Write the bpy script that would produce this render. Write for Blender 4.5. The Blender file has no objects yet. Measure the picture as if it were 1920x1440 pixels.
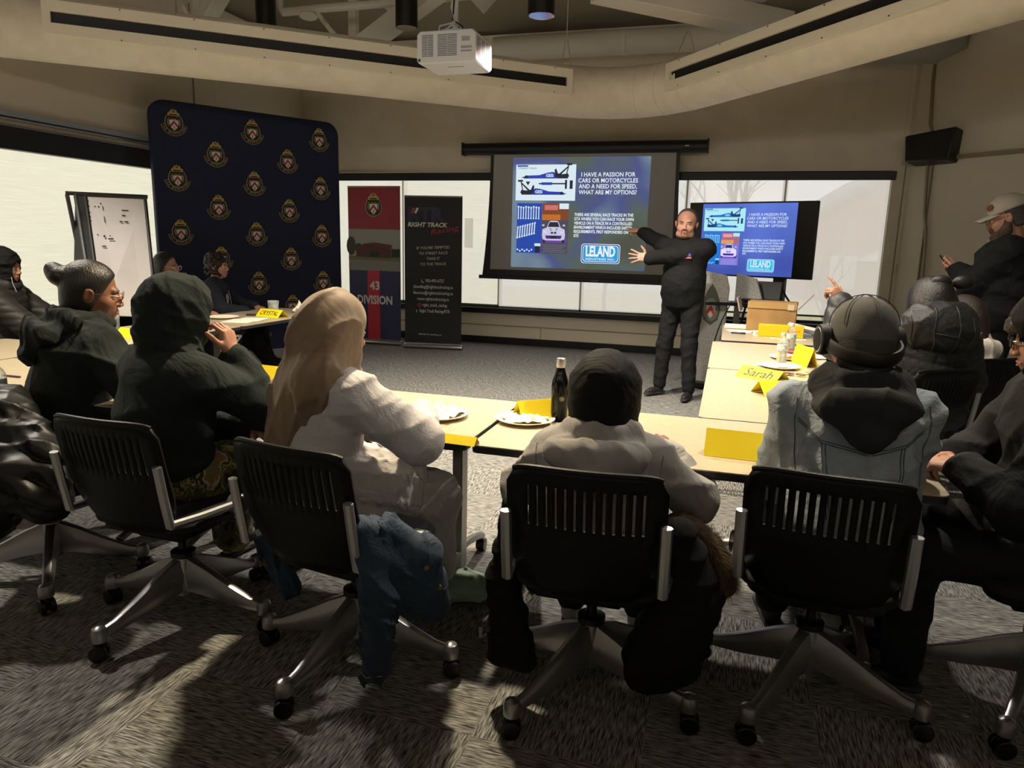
import bpy, bmesh, math, random
import numpy as np
from mathutils import Vector, Matrix
random.seed(7)
scene = bpy.context.scene
COL = scene.collection
R_ = math.radians
# ------------------------------------------------------------------ camera
CAM = Vector((0, 0, 1.46)); FPX = 1333.0
YAW, PITCH, ROLL = R_(16.5), R_(11.2), R_(1.4)
_f = Vector((-math.sin(YAW)*math.cos(PITCH), math.cos(YAW)*math.cos(PITCH), -math.sin(PITCH)))
_r = Vector((math.cos(YAW), math.sin(YAW), 0)); _u = _r.cross(_f)
CR = _r*math.cos(ROLL)+_u*math.sin(ROLL); CU = -_r*math.sin(ROLL)+_u*math.cos(ROLL)
def ray(px, py): return _f+CR*((px-960)/FPX)-CU*((py-720)/FPX)
def at(px, py, z=0.0):      # world point of a measured image point that lies at height z
    d = ray(px, py); return CAM+d*((z-CAM.z)/d.z)
def aty(px, py, y):         # ... that lies on the plane y
    d = ray(px, py); return CAM+d*(y/d.y)
def atd(px, py, dist):      # ... that lies at a measured depth
    return CAM+ray(px, py)*dist
cd = bpy.data.cameras.new('camera'); cam = bpy.data.objects.new('camera', cd); COL.objects.link(cam)
cd.sensor_width = 36; cd.lens = 36*FPX/1920; cd.clip_end = 300; cd.clip_start = .02
m = Matrix((CR, CU, -_f)).transposed().to_4x4(); m.translation = CAM; cam.matrix_world = m
scene.camera = cam
scene.view_settings.view_transform = 'Standard'; scene.view_settings.look = 'None'
scene.view_settings.gamma = 1; scene.view_settings.use_curve_mapping = False
# ------------------------------------------------------------------ materials
def lin(c):
    if isinstance(c, str): c = [int(c[i:i+2], 16)/255 for i in (0, 2, 4)]
    return tuple((x/12.92 if x <= .04045 else ((x+.055)/1.055)**2.4) for x in c[:3])+(1,)
MATS = {}
def mat(name, col, rough=.6, metal=0, bump=None, var=None, emit=0, spec=.5, alpha=None, trans=0, sheen=0, coat=0, aniso=None):
    """col: hex sRGB; var=(scale, amount, hex2) noise mix; bump=(scale, strength[, (sx,sy,sz)])"""
    if name in MATS: return MATS[name]
    m = bpy.data.materials.new(name); m.use_nodes = True; nt = m.node_tree; b = nt.nodes['Principled BSDF']
    b.inputs['Base Color'].default_value = lin(col); b.inputs['Roughness'].default_value = rough
    b.inputs['Metallic'].default_value = metal; b.inputs['Specular IOR Level'].default_value = spec
    b.inputs['Transmission Weight'].default_value = trans
    if sheen: b.inputs['Sheen Weight'].default_value = sheen
    if coat: b.inputs['Coat Weight'].default_value = coat
    if alpha is not None: b.inputs['Alpha'].default_value = alpha
    if emit: b.inputs['Emission Color'].default_value = lin(col); b.inputs['Emission Strength'].default_value = emit
    tc = nt.nodes.new('ShaderNodeTexCoord')
    def noise(sc, st=None, det=4):
        n = nt.nodes.new('ShaderNodeTexNoise'); n.inputs['Scale'].default_value = sc; n.inputs['Detail'].default_value = det
        mp = nt.nodes.new('ShaderNodeMapping'); mp.inputs['Scale'].default_value = st or (1, 1, 1)
        nt.links.new(tc.outputs['Object'], mp.inputs[0]); nt.links.new(mp.outputs[0], n.inputs['Vector']); return n
    if var:
        n = noise(var[0], var[3] if len(var) > 3 else None); mx = nt.nodes.new('ShaderNodeMix'); mx.data_type = 'RGBA'
        rp = nt.nodes.new('ShaderNodeValToRGB'); rp.color_ramp.elements[0].position = .5-.5*var[1]*.4; rp.color_ramp.elements[1].position = .5+.5*var[1]*.4
        nt.links.new(n.outputs['Fac'], rp.inputs[0]); nt.links.new(rp.outputs[0], mx.inputs['Factor'])
        mx.inputs['A'].default_value = lin(col); mx.inputs['B'].default_value = lin(var[2]); nt.links.new(mx.outputs['Result'], b.inputs['Base Color'])
    if bump:
        n = noise(bump[0], bump[2] if len(bump) > 2 else None); bp = nt.nodes.new('ShaderNodeBump')
        bp.inputs['Strength'].default_value = bump[1]; bp.inputs['Distance'].default_value = .01
        nt.links.new(n.outputs['Fac'], bp.inputs['Height']); nt.links.new(bp.outputs[0], b.inputs['Normal'])
    MATS[name] = m; return m
# ------------------------------------------------------------------ objects
def setp(o, label=None, cat=None, group=None, kind=None):
    for k, v in (('label', label), ('category', cat), ('group', group), ('kind', kind)):
        if v: o[k] = v
    return o
def thing(name, label, cat, loc=(0, 0, 0), rz=0, group=None):
    o = bpy.data.objects.new(name, None); COL.objects.link(o); o.empty_display_size = .05
    o.location = loc; o.rotation_euler = (0, 0, R_(rz)); return setp(o, label, cat, group)
def frame(o=(0, 0, 0), u=(1, 0, 0), v=(0, 0, 1)):
    """matrix whose local x,y run along u,v and whose z is u x v"""
    u = Vector(u).normalized(); v = Vector(v); v = (v-u*v.dot(u)).normalized(); w = u.cross(v)
    M = Matrix((u, v, w)).transposed().to_4x4(); M.translation = Vector(o); return M
class MB:
    def __init__(s): s.v = []; s.f = []; s.m = []; s.mats = []
    def mi(s, mt):
        if mt not in s.mats: s.mats.append(mt)
        return s.mats.index(mt)
    def add(s, vs, fs, mt, M=None):
        n = len(s.v); s.v += [tuple(M@Vector(p)) for p in vs] if M is not None else [tuple(p) for p in vs]
        s.f += [tuple(i+n for i in f) for f in fs]; s.m += [s.mi(mt)]*len(fs); return s
    def box(s, c, d, mt, M=None, taper=1.0):
        x, y, z = d[0]/2, d[1]/2, d[2]/2; vs = []
        for k in (-1, 1):
            t = taper if k > 0 else 1
            for a, b in ((-1, -1), (1, -1), (1, 1), (-1, 1)): vs.append((c[0]+a*x*t, c[1]+b*y*t, c[2]+k*z))
        return s.add(vs, [(3, 2, 1, 0), (4, 5, 6, 7), (0, 1, 5, 4), (1, 2, 6, 5), (2, 3, 7, 6), (3, 0, 4, 7)], mt, M)
    def ring_loft(s, rings, mt, caps=True, M=None, closed=False):
        n = len(rings[0]); vs = [p for r in rings for p in r]; fs = []
        K = len(rings)
        for i in range(K if closed else K-1):
            a, b = i*n, ((i+1) % K)*n
            for j in range(n): fs.append((a+j, a+(j+1) % n, b+(j+1) % n, b+j))
        if caps and not closed: fs.append(tuple(range(n))[::-1]); fs.append(tuple((K-1)*n+j for j in range(n)))
        return s.add(vs, fs, mt, M)
    def tube(s, pts, r, mt, n=10, caps=True, M=None, closed=False, flat=None, up=None):
        pts = [Vector(p) for p in pts]; rs = r if isinstance(r, (list, tuple)) else [r]*len(pts); rings = []
        prev = None; L = len(pts)
        for i, p in enumerate(pts):
            if closed: t = (pts[(i+1) % L]-pts[i-1])
            else: t = (pts[min(i+1, L-1)]-pts[max(i-1, 0)])
            t.normalize()
            if prev is None:
                a = Vector(up) if up else (Vector((0, 0, 1)) if abs(t.z) < .9 else Vector((1, 0, 0)))
            else: a = prev
            a = (a-t*a.dot(t)).normalized(); prev = a; b = t.cross(a)
            fl = flat or 1
            rings.append([p+(b*math.cos(2*math.pi*j/n)+a*math.sin(2*math.pi*j/n)*fl)*rs[i] for j in range(n)])
        return s.ring_loft(rings, mt, caps, M, closed)
    def cyl(s, a, b, r0, mt, r1=None, n=20, M=None): return s.tube([a, b], [r0, r0 if r1 is None else r1], mt, n, True, M)
    def lathe(s, prof, mt, n=24, c=(0, 0, 0), M=None):
        rings = [[(c[0]+max(r, 1e-4)*math.cos(2*math.pi*j/n), c[1]+max(r, 1e-4)*math.sin(2*math.pi*j/n), c[2]+z) for j in range(n)] for r, z in prof]
        return s.ring_loft(rings, mt, True, M)
    def ball(s, c, r, mt, n=12, sc=(1, 1, 1), M=None):
        rings = []
        for i in range(n//2+1):
            t = -math.pi/2+math.pi*i/(n//2); rr = max(math.cos(t), 1e-3)
            rings.append([(c[0]+r*sc[0]*rr*math.cos(2*math.pi*j/n), c[1]+r*sc[1]*rr*math.sin(2*math.pi*j/n), c[2]+r*sc[2]*math.sin(t)) for j in range(n)])
        return s.ring_loft(rings, mt, True, M)
    def prism(s, poly, d, mt, M=None, z0=0.0):
        """poly in local xy, thickness d along local z"""
        n = len(poly); vs = [(x, y, z0) for x, y in poly]+[(x, y, z0+d) for x, y in poly]
        fs = [tuple(range(n))[::-1], tuple(range(n, 2*n))]+[(i, (i+1) % n, n+(i+1) % n, n+i) for i in range(n)]
        return s.add(vs, fs, mt, M)
    def poly(s, pts, mt, M=None, z=0.0): return s.add([(x, y, z) for x, y in pts], [tuple(range(len(pts)))], mt, M)
    def rect(s, x0, y0, x1, y1, mt, M=None, z=0.0): return s.poly([(x0, y0), (x1, y0), (x1, y1), (x0, y1)], mt, M, z)
    def grid(s, nu, nv, fn, mt, M=None, skip=None):
        vs = [fn(i/(nu-1), j/(nv-1)) for j in range(nv) for i in range(nu)]
        fs = [(j*nu+i, j*nu+i+1, (j+1)*nu+i+1, (j+1)*nu+i) for j in range(nv-1) for i in range(nu-1) if not (skip and skip(i, j))]
        return s.add(vs, fs, mt, M)
    def text(s, t, h, mt, M, x=0, y=0, align='C', w=None, bold=0, shear=0, z=.001, maxw=None, sp=1.0):
        vs, fs, wd, x0 = text2d(t, bold, sp)
        sy = h/.7; sx = sy
        if w: sx = w/wd
        elif maxw and wd*sx > maxw: sx = maxw/wd
        off = {'C': -wd/2*sx, 'L': 0, 'R': -wd*sx}[align]
        return s.add([(x+off+(a-x0)*sx+shear*b*sy, y+b*sy, z) for a, b in vs], fs, mt, M)
    def build(s, name, parent=None, bevel=0, smooth=35, solid=0, subsurf=0, label=None):
        me = bpy.data.meshes.new(name); me.from_pydata(s.v, [], s.f)
        for m_ in s.mats: me.materials.append(m_)
        me.polygons.foreach_set('material_index', s.m); me.update()
        if smooth:
            me.polygons.foreach_set('use_smooth', [True]*len(me.polygons)); me.set_sharp_from_angle(angle=R_(smooth))
        o = bpy.data.objects.new(name, me); COL.objects.link(o); o.parent = parent
        if solid: md = o.modifiers.new('s', 'SOLIDIFY'); md.thickness = solid; md.offset = 0
        if bevel: md = o.modifiers.new('b', 'BEVEL'); md.width = bevel; md.segments = 2; md.limit_method = 'ANGLE'; md.angle_limit = R_(40)
        if subsurf: md = o.modifiers.new('u', 'SUBSURF'); md.levels = subsurf; md.render_levels = subsurf
        if label: o['label'] = label
        return o
_T = {}
def text2d(t, bold=0, sp=1.0):
    k = (t, bold, sp)
    if k not in _T:
        cu = bpy.data.curves.new('t', 'FONT'); cu.body = t; cu.resolution_u = 2; cu.offset = bold; cu.space_character = sp
        ob = bpy.data.objects.new('t', cu); COL.objects.link(ob); dg = bpy.context.evaluated_depsgraph_get(); dg.update()
        me = ob.evaluated_get(dg).to_mesh(); vs = [(v.co.x, v.co.y) for v in me.vertices]; fs = [tuple(p.vertices) for p in me.polygons]
        ob.evaluated_get(dg).to_mesh_clear(); bpy.data.objects.remove(ob); bpy.data.curves.remove(cu)
        xs = [v[0] for v in vs] or [0, 1]; _T[k] = (vs, fs, max(xs)-min(xs), min(xs))
    return _T[k]
def copy_tree(o, parent=None):
    c = o.copy(); COL.objects.link(c); c.parent = parent
    for ch in list(KIDS(o)): copy_tree(ch, c)
    return c
def KIDS(o): return [x for x in bpy.data.objects if x.parent == o]
def struct(mb, name, **k): o = mb.build(name, **k); o['kind'] = 'structure'; return o
def rrect(w, h, r, n=5, cx=0, cy=0):
    p = []
    for (sx, sy, a) in ((1, 1, 0), (-1, 1, 90), (-1, -1, 180), (1, -1, 270)):
        for i in range(n+1):
            t = R_(a+90*i/n); p.append((cx+sx*(w/2-r)+r*math.cos(t), cy+sy*(h/2-r)+r*math.sin(t)))
    return p
def circ(r, n=24, cx=0, cy=0, ry=None): return [(cx+r*math.cos(2*math.pi*i/n), cy+(ry or r)*math.sin(2*math.pi*i/n)) for i in range(n)]
# ================================================================== THE ROOM
YB = 9.95; XL = -6.35; XC = 2.0
H1 = 4.25
wallm = mat('wall_paint', 'ddd2be', .85, bump=(220, .12), var=(3, .6, 'd7ccb7'))
wall2 = mat('wall_paint_side', 'd3c8b4', .85, bump=(220, .12))
white_low = mat('wall_paint_pale', 'efe4cc', .7, bump=(120, .05))
blackm = mat('black_metal', '101011', .45)
ceilm = mat('ceiling_paint', '938979', .9, bump=(90, .1))
alum = mat('aluminium', 'b9bbbe', .3, 1)
silver = mat('silver_paint', '8f8f8d', .33, .75)
mull = mat('mullion_paint', '8d877a', .6)
# carpet: loop pile tiles laid quarter-turned, fine ribs in each tile
cm = bpy.data.materials.new('carpet_tiles'); cm.use_nodes = True; nt = cm.node_tree; N = nt.nodes.new; Lk = nt.links.new
b = nt.nodes['Principled BSDF']; tc = N('ShaderNodeTexCoord'); ck = N('ShaderNodeTexChecker'); ck.inputs['Scale'].default_value = 2.0
mp0 = N('ShaderNodeMapping'); mp0.inputs['Location'].default_value = (.13, .21, .25); Lk(tc.outputs['Object'], mp0.inputs[0]); Lk(mp0.outputs[0], ck.inputs['Vector'])
nn = []
for sc in ((19, 200, 1), (200, 19, 1)):
    mp = N('ShaderNodeMapping'); mp.inputs['Scale'].default_value = sc; Lk(tc.outputs['Object'], mp.inputs[0])
    n = N('ShaderNodeTexNoise'); n.inputs['Scale'].default_value = 1; n.inputs['Detail'].default_value = 2; n.inputs['Distortion'].default_value = .15
    Lk(mp.outputs[0], n.inputs['Vector']); nn.append(n)
mx = N('ShaderNodeMix'); mx.data_type = 'FLOAT'; Lk(ck.outputs['Fac'], mx.inputs[0]); Lk(nn[0].outputs['Fac'], mx.inputs[2]); Lk(nn[1].outputs['Fac'], mx.inputs[3])
rp = N('ShaderNodeValToRGB'); rp.color_ramp.elements[0].position = .36; rp.color_ramp.elements[1].position = .66
rp.color_ramp.elements[0].color = lin('3c3c3e'); rp.color_ramp.elements[1].color = lin('9f9e9a')
Lk(mx.outputs[0], rp.inputs[0]); Lk(rp.outputs[0], b.inputs['Base Color']); b.inputs['Roughness'].default_value = .95; b.inputs['Specular IOR Level'].default_value = .15
bp = N('ShaderNodeBump'); bp.inputs['Strength'].default_value = .9; bp.inputs['Distance'].default_value = .006; Lk(mx.outputs[0], bp.inputs['Height']); Lk(bp.outputs[0], b.inputs['Normal'])
struct(MB().poly([(XL, -2.6), (5.6, -2.6), (5.6, 6.35), (XC, YB), (XL, YB)], cm), 'floor', smooth=0)
# back wall: ribbon window from z .52 to 2.44
ZS, ZT = .52, 2.44
XW0, XW1 = -6.22, 1.83
T = .22
w = MB()
w.box(((XL+XC)/2, YB+T/2, ZS/2), (XC-XL, T, ZS), white_low)
w.box(((XL+XC)/2, YB+T/2, (H1+ZT)/2), (XC-XL, T, H1-ZT), wallm)
w.box(((XL+XW0)/2, YB+T/2, (ZS+ZT)/2), (XW0-XL, T, ZT-ZS), wallm)
w.box(((XW1+XC)/2, YB+T/2, (ZS+ZT)/2), (XC-XW1, T, ZT-ZS), wallm)
struct(w, 'wall_back')
# left wall with its own ribbon window
ZT2 = 2.45; YL0, YL1 = .6, 9.2
w = MB()
w.box((XL-T/2, 3.7, ZS/2), (T, 12.6, ZS), white_low)
w.box((XL-T/2, 3.7, (H1+ZT2)/2), (T, 12.6, H1-ZT2), wall2)
w.box((XL-T/2, (-2.6+YL0)/2, (ZS+ZT2)/2), (T, YL0+2.6, ZT2-ZS), wall2)
w.box((XL-T/2, (YL1+10)/2, (ZS+ZT2)/2), (T, 10-YL1, ZT2-ZS), wall2)
struct(w, 'wall_left')
# bevelled wall right, with recessed partition under a trim
dv = Vector((5.6-XC, 6.35-YB, 0)); LN = dv.length; dv.normalize(); nv = Vector((dv.y, -dv.x, 0))  # nv points into the room
if nv.y > 0: nv = -nv
FR = Matrix((dv, -nv, Vector((0, 0, 1)))).transposed().to_4x4(); FR.translation = Vector((XC, YB, 0))
w = MB(); w.box((LN/2, .1, H1/2), (LN, .2, H1), wall2, FR); struct(w, 'wall_right')
w = MB(); w.box((LN/2+.13, -.02, 2.545), (LN-.3, .05, .045), mat('trim_taupe', '8a7d6b', .6), FR); w.box((.30, -.012, 1.26), (.012, .025, 2.52), mat('trim_taupe', '8a7d6b', .6), FR); struct(w, 'trim_1')
w = MB(); w.box((5.7, 1.9, H1/2), (.2, 9.0, H1), wall2); struct(w, 'wall_east')
w = MB(); w.box((-.4, -2.7, H1/2), (12, .2, H1), wall2); struct(w, 'wall_south')
# vertical joints on the walls
w = MB(); w.box((1.93, YB-.012, 3.2), (.05, .024, 1.4), wallm); w.box((1.96, YB-.008, 1.3), (.01, .016, 2.4), mat('trim_taupe', '8a7d6b', .6)); struct(w, 'trim_2')
w = MB(); w.box((XL+.004, 7.6, 3.3), (.008, .012, 1.7), mat('trim_taupe', '8a7d6b', .6)); struct(w, 'trim_3')
# low wall panels and baseboard
w = MB(); w.box(((XL+XC)/2, YB-.015, .05), (XC-XL, .05, .1), blackm); struct(w, 'baseboard_back', bevel=.004)
w = MB(); w.box((XL+.015, 3.7, .05), (.05, 12.6, .1), blackm); struct(w, 'baseboard_left', bevel=.004)
w = MB(); w.box((LN/2, -.015, .05), (LN, .04, .1), blackm, FR); struct(w, 'baseboard_right', bevel=.004)
w = MB(); w.box(((XL+XC)/2, YB-.006, .27), (XC-XL, .012, .012), mat('panel_joint', 'a59a86', .7))
for x in (-2.53, -.65, -4.6, 1.2): w.box((x, YB-.006, .185), (.008, .012, .17), mat('panel_joint', 'a59a86', .7))
struct(w, 'trim_4')
# ceiling: ring of sloped planes rising to the middle, with a flat centre
w = MB(); cc = [(XL-.3, -2.8), (5.8, -2.8), (5.8, 6.4), (XC+.1, YB+.3), (XL-.3, YB+.3)]; mid = (-1.6, 3.2); tp = []
for x, y in cc: tp.append((mid[0]+(x-mid[0])*.35, mid[1]+(y-mid[1])*.35))
vs = [(x, y, H1-.02) for x, y in cc]+[(x, y, 6.1) for x, y in tp]
w.add(vs, [(i, 5+i, 5+(i+1) % 5, (i+1) % 5) for i in range(5)]+[(5, 9, 8, 7, 6)], ceilm); struct(w, 'ceiling', smooth=0)
# ------------------------------------------------------------------ windows
def shade_mat(name, col, emit, tr, sc):  # daylight coming through the fabric is put in as emission
    m = bpy.data.materials.new(name); m.use_nodes = True; nt = m.node_tree; nt.nodes.clear(); N = nt.nodes.new; L = nt.links.new
    out = N('ShaderNodeOutputMaterial'); e = N('ShaderNodeEmission'); t = N('ShaderNodeBsdfTransparent'); d = N('ShaderNodeBsdfDiffuse'); mx = N('ShaderNodeMixShader'); ad = N('ShaderNodeAddShader')
    tc = N('ShaderNodeTexCoord'); mp = N('ShaderNodeMapping'); mp.inputs['Scale'].default_value = sc; n = N('ShaderNodeTexNoise'); n.inputs['Scale'].default_value = 1; n.inputs['Detail'].default_value = 5
    L(tc.outputs['Object'], mp.inputs[0]); L(mp.outputs[0], n.inputs['Vector'])
    mr = N('ShaderNodeMapRange'); mr.inputs['From Min'].default_value = .3; mr.inputs['From Max'].default_value = .7; mr.inputs['To Min'].default_value = emit*.86; mr.inputs['To Max'].default_value = emit*1.1
    L(n.outputs['Fac'], mr.inputs['Value']); L(mr.outputs[0], e.inputs['Strength']); e.inputs['Color'].default_value = lin(col)
    d.inputs['Color'].default_value = lin('9c9a8c'); mx.inputs[0].default_value = tr
    L(e.outputs[0], ad.inputs[0]); L(d.outputs[0], ad.inputs[1]); L(ad.outputs[0], mx.inputs[1]); L(t.outputs[0], mx.inputs[2]); L(mx.outputs[0], out.inputs['Surface'])
    return m
sh_left = shade_mat('window_shade_left', 'f8f3d8', .50, .22, (3, 3, 160))
sh_back = shade_mat('window_shade_back', 'f7f2de', .44, .34, (3, 3, 160))
sh_clear = shade_mat('window_shade_sheer', 'f4efe6', .44, .52, (120, 3, 160))
glass = mat('window_glass', 'ffffff', 0, trans=1, alpha=.12)
def window(n, x0, x1, shade, hem, axis='x', wd=T):
    """one ribbon bay: frame, glass, roller shade in front of it"""
    fr = MB(); g = MB(); s = MB()
    def P(a, dd, z): return (a, YB+dd, z) if axis == 'x' else (XL-dd, a, z)
    def bx(mb, a0, a1, d0, d1, z0, z1, mt):
        c = P((a0+a1)/2, (d0+d1)/2, (z0+z1)/2); L_ = (a1-a0, d1-d0, z1-z0) if axis == 'x' else (d1-d0, a1-a0, z1-z0); mb.box(c, L_, mt)
    zt = ZT if axis == 'x' else ZT2
    bx(fr, x0, x0+.03, .06, .13, ZS, zt, mull); bx(fr, x1-.03, x1, .06, .13, ZS, zt, mull)
    bx(fr, x0, x1, .06, .13, ZS, ZS+.04, blackm); bx(fr, x0, x1, .06, .13, zt-.04, zt, blackm)
    f = fr.build('window_%d' % n, smooth=0, bevel=.003); f['kind'] = 'structure'
    bx(g, x0+.03, x1-.03, .09, .096, ZS+.04, zt-.04, glass); g.build('pane', f, smooth=0)
    bx(s, x0+.012, x1-.012, .03, .032, ZS+hem, zt-.03, shade); s.build('roller_shade', f, smooth=0)
    h = MB(); bx(h, x0+.012, x1-.012, .022, .04, ZS+hem-.025, ZS+hem, mat('shade_hem', '77736a', .5)); h.build('hem_bar', f)
    return f
bays = [(-6.22, -4.72, sh_back, .05), (-4.72, -3.2, sh_back, .05), (-3.2, -1.98, sh_clear, .03), (-1.98, -.6, sh_clear, .03), (-.6, .62, sh_clear, .12), (.62, 1.83, sh_clear, .12)]
for i, (a, c_, sm, hm) in enumerate(bays): window(i+1, a, c_, sm, hm)
for i, (a, c_) in enumerate(((.6, 2.75), (2.75, 4.9), (4.9, 7.05), (7.05, 9.2))): window(7+i, a, c_, sh_left, .05, 'y')
# valances, head trims and sills
w = MB(); w.box(((XW0+XW1)/2, YB-.03, 2.375), (XW1-XW0+.06, .07, .1), blackm); struct(w, 'trim_5', bevel=.004)
w = MB(); w.box(((XW0+XW1)/2-.03, YB-.035, 2.437), (XW1-XW0+.04, .075, .014), mat('pale_trim', 'cfc8b6', .5)); struct(w, 'trim_6')
w = MB(); w.box(((XW0+XW1)/2, YB-.03, .485), (XW1-XW0+.1, .1, .075), blackm); struct(w, 'trim_7', bevel=.004)
w = MB(); w.box((XL+.05, 4.9, 2.28), (.1, 8.6, .2), blackm); struct(w, 'trim_8', bevel=.004)
w = MB(); w.box((XL+.06, 4.9, 2.41), (.12, 8.64, .035), mat('taupe_ledge', '9c917e', .6)); w.box((XL+.055, 4.9, 2.44), (.11, 8.64, .02), alum); w.box((XL+.05, 4.9, 2.49), (.1, 8.64, .05), mat('rail_silver', '9ba2aa', .45, .3)); struct(w, 'trim_9', bevel=.003)
w = MB(); w.box((XL+.03, 4.9, .485), (.1, 8.6, .075), blackm); struct(w, 'trim_10', bevel=.004)
# ------------------------------------------------------------------ outside
W = bpy.data.worlds.new('sky'); scene.world = W; W.use_nodes = True; nt = W.node_tree; bg = nt.nodes['Background']
tc = nt.nodes.new('ShaderNodeTexCoord'); n = nt.nodes.new('ShaderNodeTexNoise'); n.inputs['Scale'].default_value = 6; n.inputs['Detail'].default_value = 6
rp = nt.nodes.new('ShaderNodeValToRGB'); rp.color_ramp.elements[0].position = .35; rp.color_ramp.elements[0].color = lin('c6d3e6'); rp.color_ramp.elements[1].position = .6; rp.color_ramp.elements[1].color = (1, .99, .96, 1)
nt.links.new(tc.outputs['Generated'], n.inputs['Vector']); nt.links.new(n.outputs['Fac'], rp.inputs[0]); nt.links.new(rp.outputs[0], bg.inputs['Color']); bg.inputs['Strength'].default_value = .68
lawn = mat('winter_lawn', 'd3cda6', .95, var=(.4, .8, 'c2bc90'))
g = MB(); g.poly([(-60, YB+.3), (60, YB+.3), (60, 30), (-60, 30)], lawn, z=-.35); g.poly([(-60, -10), (XL-.3, -10), (XL-.3, YB+.3), (-60, YB+.3)], lawn, z=-.35); o = g.build('lawn', smooth=0); setp(o, 'pale winter lawn outside the windows', 'lawn')
g = MB(); g.poly([(-90, 30), (90, 30), (90, 120), (-90, 120)], mat('pale_street', 'd5d8de', .9), z=-.36); o = g.build('street', smooth=0); setp(o, 'pale street beyond the lawn outside', 'street')
brick = mat('house_brick', 'c89a86', .9, var=(2, .7, 'bd8d79'), bump=(9, .2, (1, 1, 3)))
roofm = mat('house_roof', '9a9690', .9); pale = mat('house_trim', 'e6dcd4', .8)
def house(name, label, loc, rz, w_, d_, h_, rh):
    r = thing(name, label, 'house', loc, rz)
    MB().box((0, 0, h_/2), (w_, d_, h_), brick).prism([(-w_/2, h_), (w_/2, h_), (0, h_+rh)], d_, brick, frame((0, d_/2, 0), (1, 0, 0), (0, 0, 1))).build('wall', r, smooth=0)
    rf = MB()
    for s in (-1, 1):
        rf.add([(0, -d_/2-.4, h_+rh+.1), (s*(w_/2+.4), -d_/2-.4, h_-.2), (s*(w_/2+.4), d_/2+.4, h_-.2), (0, d_/2+.4, h_+rh+.1)], [(0, 1, 2, 3)], roofm)
    rf.build('roof', r, smooth=0, solid=.2)
    wn = MB(); wn.box((0, -d_/2-.05, h_*.95), (.45, .1, 1.0), pale); wn.build('window', r); wn = MB(); wn.box((-w_*.28, -d_/2-.05, h_*.35), (.9, .1, 1.2), pale); wn.build('window', r)
    po = MB(); po.prism([(-1.2, 1.5), (1.2, 1.5), (0, 2.1)], 1.2, pale, frame((0, -d_/2, 0), (1, 0, 0), (0, 0, 1))); po.build('porch', r, smooth=0)
_h = aty(1615, 500, 33); house('brick_house', 'brick house with a gable and white window seen faintly through the right-hand window shade', (_h.x, 33, -.36), 4, 5.6, 8, 3.0, 1.75)
bark = mat('tree_bark', '8a8378', .9)
def bare_tree(x, y, h, seed, label):
    rnd = random.Random(seed); mb = MB()
    def br(p, d, L, r, lv):
        q = p+d*L; mb.tube([p, (p+q)/2+Vector((rnd.uniform(-1, 1), rnd.uniform(-1, 1), 0))*L*.05, q], [r, r*.8, r*.6], bark, 5)
        if lv:
            for i in range(3):
                v = Vector((rnd.uniform(-1, 1), rnd.uniform(-1, 1), rnd.uniform(.1, 1))).normalized(); br(p+d*L*rnd.uniform(.55, 1), (d+v*.9).normalized(), L*rnd.uniform(.55, .75), r*.55, lv-1)
    br(Vector((0, 0, 0)), Vector((0, 0, 1)), h*.4, h*.02, 4); o = mb.build('bare_tree'); o.location = (x, y, -.3); setp(o, label, 'tree', 'bare trees outside the windows')
for i, (x, y, h, lb) in enumerate(((.3, 15, 5, 'bare tree outside, behind the screen monitor'), (-2.6, 16, 3.0, 'small bare tree outside below the left half of the projection screen'), (1.7, 14, 2.2, 'low bare shrub-like tree outside right of the monitor'), (-.9, 17, 3.4, 'small bare tree outside below the right half of the projection screen'))): bare_tree(x, y, h, i, lb)
# ------------------------------------------------------------------ ducts
ductm = mat('duct_fabric_paint', 'ebe1cd', .6, bump=(14, .25), var=(5, .5, 'e3d8c3'))
whitep = mat('white_steel', 'd8d1c4', .5)
AP = Vector((-1.08, 8.30, 3.03)); LE = Vector((-5.93, 4.59, 3.10)); RE = Vector((1.84, 5.24, 3.17)); RD = .255
dl = (LE-AP).normalized(); dr = (RE-AP).normalized()
def duct_path():
    pts = []
    for t in (6.6, 5, 3.5, 2.2, 1.15): pts.append(AP+dl*t)
    a, c_, e = AP+dl*1.15, AP+Vector((0, .05, 0)), AP+dr*1.15
    for i in range(1, 12):
        t = i/12; pts.append(a*(1-t)**2+c_*2*t*(1-t)+e*t*t)
    for t in (1.15, 2.2, 3.5, 5, 6.6, 8.4): pts.append(AP+dr*t)
    return pts
dt = thing('air_duct', 'big round beige air duct bending in a V below the ceiling', 'duct', AP)
mb = MB(); pts = [p-AP for p in duct_path()]; pts[0] = pts[0]; mb.tube(pts, RD, ductm, 36); mb.build('duct_pipe', dt, smooth=50)
for i in range(4, 20, 2):
    p = (pts[i]+pts[i+1])*.5; t = (pts[i+1]-pts[i]).normalized(); MB().cyl(p-t*.012, p+t*.012, RD+.004, ductm, n=36).build('duct_seam', dt, smooth=50)
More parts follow.
